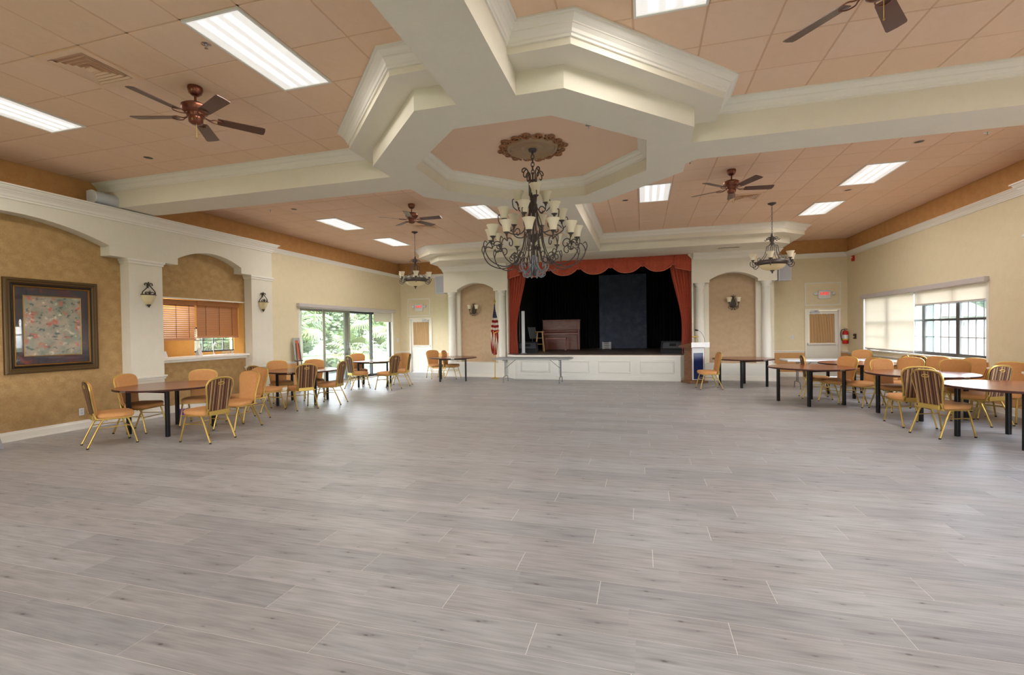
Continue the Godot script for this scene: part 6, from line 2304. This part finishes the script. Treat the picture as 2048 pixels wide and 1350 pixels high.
func build_small_things():
	painting()
	# exit signs with twin emergency lamps
	for q in [[-8.31, 2.51, "illuminated EXIT sign over the door beside the glass doors"], [5.40, 2.545, "illuminated EXIT sign over the door next to the fire extinguisher"]]:
		var t = thing("exit_sign", q[2], "exit sign", Vector3(q[0], q[1], ZB + 0.001), 0.0, "exit signs")
		var st := S()
		bx(st, -0.165, -0.13, 0.0, 0.165, 0.13, 0.06, 0.012)
		obj("housing", st, M.plastic_white, t)
		var tm := TextMesh.new()
		tm.text = "EXIT"
		var sf := SystemFont.new()
		sf.font_names = PackedStringArray(["Droid Sans"])
		sf.font_weight = 700
		tm.font = sf
		tm.font_size = 48
		tm.pixel_size = 0.0024
		tm.depth = 0.006
		tm.material = M.exit_red
		inst("lettering", tm, t, Transform3D(Basis.IDENTITY, Vector3(0, 0.025, 0.062)))
		for s in [-1.0, 1.0]:
			st = S()
			bx(st, s * 0.165, 0.0, 0.01, s * 0.2, 0.05, 0.05, 0.004)
			lathe(st, [Vector2(0, 0.0), Vector2(0.05, 0.0), Vector2(0.055, 0.06), Vector2(0.04, 0.09), Vector2(0, 0.09)], 14, Transform3D(Basis(Vector3.RIGHT, PI * 0.5) * Basis(Vector3.UP, 0), Vector3(s * 0.24, 0.03, 0.0)))
			obj("emergency_lamp", st, M.plastic_white, t)
	# fire extinguisher
	var e = thing("fire_extinguisher", "red fire extinguisher hanging in the corner by the exit door", "extinguisher", Vector3(5.93, 1.03, ZB + 0.1))
	var st := S()
	lathe(st, [Vector2(0, 0), Vector2(0.07, 0.0), Vector2(0.078, 0.02), Vector2(0.078, 0.33), Vector2(0.06, 0.38), Vector2(0.028, 0.40), Vector2(0, 0.40)], 18)
	obj("cylinder", st, M.red, e)
	st = S()
	lathe(st, [Vector2(0.0795, 0.15), Vector2(0.0795, 0.27)], 18)
	obj("label_plate", st, M.plastic_white, e)
	st = S()
	lathe(st, [Vector2(0.0797, 0.11), Vector2(0.0797, 0.15)], 18)
	obj("yellow_band", st, M.yellow, e)
	st = S()
	bx(st, -0.02, 0.40, -0.02, 0.02, 0.44, 0.02, 0.004)
	tube(st, [Vector3(-0.05, 0.46, 0), Vector3(0.06, 0.43, 0)], 0.008, 6)
	tube(st, [Vector3(-0.04, 0.485, 0), Vector3(0.06, 0.445, 0)], 0.008, 6)
	obj("handle", st, M.chrome, e)
	st = S()
	tube(st, curve([Vector3(-0.02, 0.42, 0.01), Vector3(-0.1, 0.42, 0.02), Vector3(-0.13, 0.32, 0.02), Vector3(-0.12, 0.18, 0.02), Vector3(-0.09, 0.09, 0.02)], 5), 0.011, 7)
	obj("hose", st, M.rubber, e)
	# wall fixtures
	var pl := [["light_switch", 4.52, 1.24, ZB, 0.0, "white double light switch between the podium niche and exit door", "switch"], ["thermostat", XL, 1.27, -16.2, PI / 2, "white round-cornered thermostat beside the glass doors", "thermostat"], ["wall_outlet", XL, 0.29, -5.62, PI / 2, "cream wall outlet low in the tan niche below the painting", "outlet"]]
	for q in pl:
		var t
		if q[0] == "light_switch": t = thing(q[0], q[5], q[6], Vector3(q[1], q[2], q[3]))
		else: t = thing(q[0], q[5], q[6], Vector3(q[1], q[2], q[3]), q[4])
		st = S()
		box(st, Vector3(0, 0, 0.005), Vector3(0.075, 0.12, 0.01) if q[0] != "thermostat" else Vector3(0.13, 0.13, 0.03), 0.004)
		obj("plate", st, M.plastic_white, t)
		st = S()
		for s in ([-1.0, 1.0] if q[0] != "thermostat" else [0.0]): box(st, Vector3(0, s * 0.024, 0.012 if q[0] != "thermostat" else 0.022), Vector3(0.03, 0.028, 0.006), 0.003)
		obj("insert", st, M.speaker, t)
	var fa = thing("fire_alarm_strobe", "red fire alarm strobe high in the corner by the crown", "alarm", Vector3(XR, 3.56, -16.05), -PI / 2)
	st = S()
	bx(st, -0.06, -0.08, 0, 0.06, 0.08, 0.05, 0.006)
	obj("housing", st, M.red, fa)
	st = S()
	bx(st, -0.03, 0.01, 0.05, 0.03, 0.05, 0.07, 0.008)
	obj("strobe", st, M.plastic_white, fa)
	var pp = thing("alarm_pull", "small dark red pull station between extinguisher and window", "alarm", Vector3(XR, 1.26, -15.95), -PI / 2)
	st = S()
	bx(st, -0.06, -0.075, 0, 0.06, 0.075, 0.045, 0.006)
	obj("housing", st, mat(Color(0.25, 0.08, 0.10), 0.4), pp)
	st = S()
	bx(st, -0.035, -0.03, 0.045, 0.035, 0.0, 0.055, 0.003)
	obj("handle", st, M.plastic_white, pp)
	# loudspeakers
	var ls = thing("shelf_speaker", "pale grey rounded loudspeaker lying on the crown ledge against the beam", "loudspeaker", Vector3(XL + 0.2, 3.905, -6.0), 0.0)
	st = S()
	var sh := []
	for i in 13: sh.append(Vector2(0.12 * cos(PI * i / 12.0 - PI / 2), 0.12 * sin(PI * i / 12.0 - PI / 2)))
	sh.append(Vector2(-0.10, 0.11))
	sh.append(Vector2(-0.10, -0.11))
	extrude(st, sh, -0.27, 0.27, Transform3D(Basis.IDENTITY, Vector3(0, 0, 0)), true)
	obj("cabinet", st, M.speaker, ls)
	st = S()
	for s in [-1.0, 1.0]: extrude(st, sh, s * 0.27, s * 0.285, Transform3D(Basis.IDENTITY.scaled(Vector3(1.03, 1.03, 1)), Vector3.ZERO), true)
	obj("end_cap", st, M.plastic_white, ls)
	for q in [[-6.98, "grey loudspeaker on the side of the arch by the exit door and flag"], [4.05, "grey loudspeaker on the side of the arch by the podium"]]:
		var t = thing("wall_speaker", q[1], "loudspeaker", Vector3(q[0], 2.93, -15.6), 0.0, "loudspeakers beside the arches")
		st = S()
		bx(st, -0.17, 0.0, -0.16, 0.17, 0.62, 0.16, 0.012)
		obj("cabinet", st, M.speaker, t)
		st = S()
		bx(st, -0.13, 0.03, 0.16, 0.15, 0.59, 0.172, 0.004)
		obj("grille", st, M.speaker_grille, t)
		st = S()
		var sx: float = 0.27 if q[0] < 0 else -0.27
		tube(st, [Vector3(0, 0.3, -0.1), Vector3(sx * 1.1, 0.3, -0.1)], 0.02, 6)
		obj("bracket", st, M.grey_metal, t)
	# purple bowl under the hatch table
	var bo = thing("purple_bowl", "small purple plastic bowl on the floor by the hatch baseboard", "bowl", Vector3(-8.72, 0, -7.1))
	st = S()
	lathe(st, [Vector2(0, 0), Vector2(0.07, 0.0), Vector2(0.11, 0.09), Vector2(0.115, 0.10), Vector2(0.105, 0.10), Vector2(0.065, 0.012), Vector2(0, 0.012)], 20)
	obj("bowl", st, M.purple, bo)
	# leaning boards
	var sb = thing("folding_sign", "grey folding sign board standing in the tan niche beside the painting", "sign", Vector3(-8.72, 0, -3.95), PI / 2)
	for s in [-1.0, 1.0]:
		st = S()
		var B := Basis(Vector3.RIGHT, -s * 0.17)
		extrude(st, [Vector2(-0.4, 0.0), Vector2(0.4, 0.0), Vector2(0.26, 0.74), Vector2(-0.26, 0.74)], -0.013, 0.013, Transform3D(B, Vector3(0, 0.004, s * 0.13)))
		obj("board", st, mat(Color(0.58, 0.57, 0.59), 0.6), sb)
	st = S()
	box(st, Vector3(0, 0.735, 0), Vector3(0.44, 0.02, 0.05), 0.004)
	obj("hinge", st, M.grey_metal, sb)
	var ez = thing("poster_board", "narrow orange and grey poster board leaning beside the glass doors", "board", Vector3(XL + 0.12, 0.9, -10.62), PI / 2)
	st = S()
	box(st, Vector3(0, 0.24, 0), Vector3(0.26, 0.62, 0.015), 0.003, Basis(Vector3.RIGHT, -0.12))
	obj("board", st, mat(Color(0.66, 0.66, 0.63), 0.6), ez)
	st = S()
	box(st, Vector3(0.02, 0.22, 0.012), Vector3(0.10, 0.52, 0.006), 0.0, Basis(Vector3.RIGHT, -0.12) * Basis(Vector3.BACK, 0.1))
	obj("print", st, mat(Color(0.80, 0.40, 0.27), 0.6), ez)
	st = S()
	for x in [-0.1, 0.1]: tube(st, [Vector3(x, -0.9, 0.16), Vector3(x * 0.5, 0.4, 0.0)], 0.012, 6)
	tube(st, [Vector3(0, -0.9, 0.03), Vector3(0, 0.4, -0.03)], 0.012, 6)
	bx(st, -0.14, -0.09, 0.02, 0.14, -0.06, 0.07)
	obj("easel", st, M.fence_wood, ez)

func painting():
	var t = thing("framed_painting", "large framed floral painting behind glass in the tan niche", "painting", Vector3(XL + 0.001, 1.73, -5.26), PI / 2)
	# opening 0.96 wide by 1.2 high inside a broad gilt frame
	var W := 1.24
	var H := 1.46
	var gilt := mottled(Color(0.42, 0.32, 0.17), Color(0.28, 0.21, 0.12), 14.0, 0.42, 95)
	gilt.metallic = 0.35
	var parts := [["outer_frame", 0.0, 0.085, 0.05, gilt], ["dark_cove", 0.085, 0.115, 0.035, mat(Color(0.13, 0.09, 0.06), 0.5)], ["inner_bead", 0.115, 0.135, 0.04, mat(Color(0.62, 0.44, 0.18), 0.4, 0.5)]]
	for p in parts:
		var st := S()
		var a: float = W * 0.5 - p[1]
		var b: float = H * 0.5 - p[1]
		var d: float = p[2] - p[1]
		moulding_xy(st, a, b, d, p[3])
		obj(p[0], st, p[4], t)
	var n1 := noise(0.009, 301, 4)
	var n2 := noise(0.012, 302, 4)
	var n3 := noise(0.022, 303, 4)
	# dark plum and slate surround with rust blooms
	var surround := image(256, 256, func(x, y):
		var c := Color(0.10, 0.11, 0.17).lerp(Color(0.27, 0.10, 0.14), clampf(0.5 + 1.2 * n1.get_noise_2d(x, y), 0, 1))
		c = c.lerp(Color(0.58, 0.22, 0.14), clampf(2.5 * n2.get_noise_2d(x * 1.3, y * 1.3) - 0.7, 0, 1))
		return c.lerp(Color(0.22, 0.25, 0.28), clampf(2.2 * n3.get_noise_2d(x, y) - 0.8, 0, 1)))
	var centre := image(256, 320, func(x, y):
		var c := Color(0.70, 0.62, 0.55).lerp(Color(0.52, 0.55, 0.48), clampf(0.5 + 1.3 * n1.get_noise_2d(x + 500, y), 0, 1))
		c = c.lerp(Color(0.78, 0.36, 0.30), clampf(2.8 * n2.get_noise_2d(x * 1.1 + 90, y * 1.1) - 0.55, 0, 0.9))
		c = c.lerp(Color(0.25, 0.32, 0.33), clampf(2.8 * n3.get_noise_2d(x + 70, y * 1.4) - 0.7, 0, 0.9))
		return c.lerp(Color(0.88, 0.84, 0.76), clampf(2.6 * n2.get_noise_2d(x * 1.6 - 300, y * 1.6) - 0.8, 0, 0.9)))
	for q in [["painted_surround", 0.97, 1.19, 0.012, surround], ["painted_centre", 0.74, 0.92, 0.018, centre]]:
		var m := mat(Color.WHITE, 0.5)
		m.albedo_texture = tex(q[4])
		var st := S()
		var a: float = q[1] * 0.5
		var b: float = q[2] * 0.5
		var z: float = q[3]
		face(st, [Vector3(-a, b, z), Vector3(a, b, z), Vector3(a, -b, z), Vector3(-a, -b, z)], Vector3.BACK, [Vector2(0, 0), Vector2(1, 0), Vector2(1, 1), Vector2(0, 1)])
		face(st, [Vector3(-a, b, 0.001), Vector3(a, b, 0.001), Vector3(a, -b, 0.001), Vector3(-a, -b, 0.001)], Vector3.FORWARD)
		for e in [[-a, b, a, b, Vector3.UP], [a, b, a, -b, Vector3.RIGHT], [a, -b, -a, -b, Vector3.DOWN], [-a, -b, -a, b, Vector3.LEFT]]:
			face(st, [Vector3(e[0], e[1], z), Vector3(e[2], e[3], z), Vector3(e[2], e[3], 0.001), Vector3(e[0], e[1], 0.001)], e[4])
		obj(q[0], st, m, t)
	var st2 := S()
	moulding_xy(st2, 0.385, 0.475, 0.018, 0.022)
	obj("inner_fillet", st2, mat(Color(0.66, 0.50, 0.22), 0.4, 0.5), t)
	st2 = S()
	face(st2, [Vector3(-0.49, 0.6, 0.03), Vector3(0.49, 0.6, 0.03), Vector3(0.49, -0.6, 0.03), Vector3(-0.49, -0.6, 0.03)], Vector3.BACK)
	obj("glass", st2, M.picture_glass, t)

# mitred rectangular frame in the XY plane, outer half sizes a and b, width d, projecting to z
func moulding_xy(st, a: float, b: float, d: float, z: float):
	var prof := [Vector2(0, 0), Vector2(0, z * 0.7), Vector2(d * 0.15, z * 0.95), Vector2(d * 0.4, z), Vector2(d * 0.6, z * 0.8), Vector2(d * 0.8, z * 0.85), Vector2(d, z * 0.6), Vector2(d, 0)]
	var c := [Vector2(-1, -1), Vector2(1, -1), Vector2(1, 1), Vector2(-1, 1)]
	for i in 4:
		var p: Vector2 = c[i]
		var q: Vector2 = c[(i + 1) % 4]
		var outw := Vector3(p.x + q.x, p.y + q.y, 0).normalized()
		for k in prof.size() - 1:
			var A := []
			for w in [[p, k], [q, k], [q, k + 1], [p, k + 1]]:
				var f: Vector2 = prof[w[1]]
				A.append(Vector3(w[0].x * (a - f.x), w[0].y * (b - f.x), f.y))
			var e: Vector2 = prof[k + 1] - prof[k]
			quad(st, A[0], A[1], A[2], A[3], outw * e.y + Vector3.BACK * e.x)
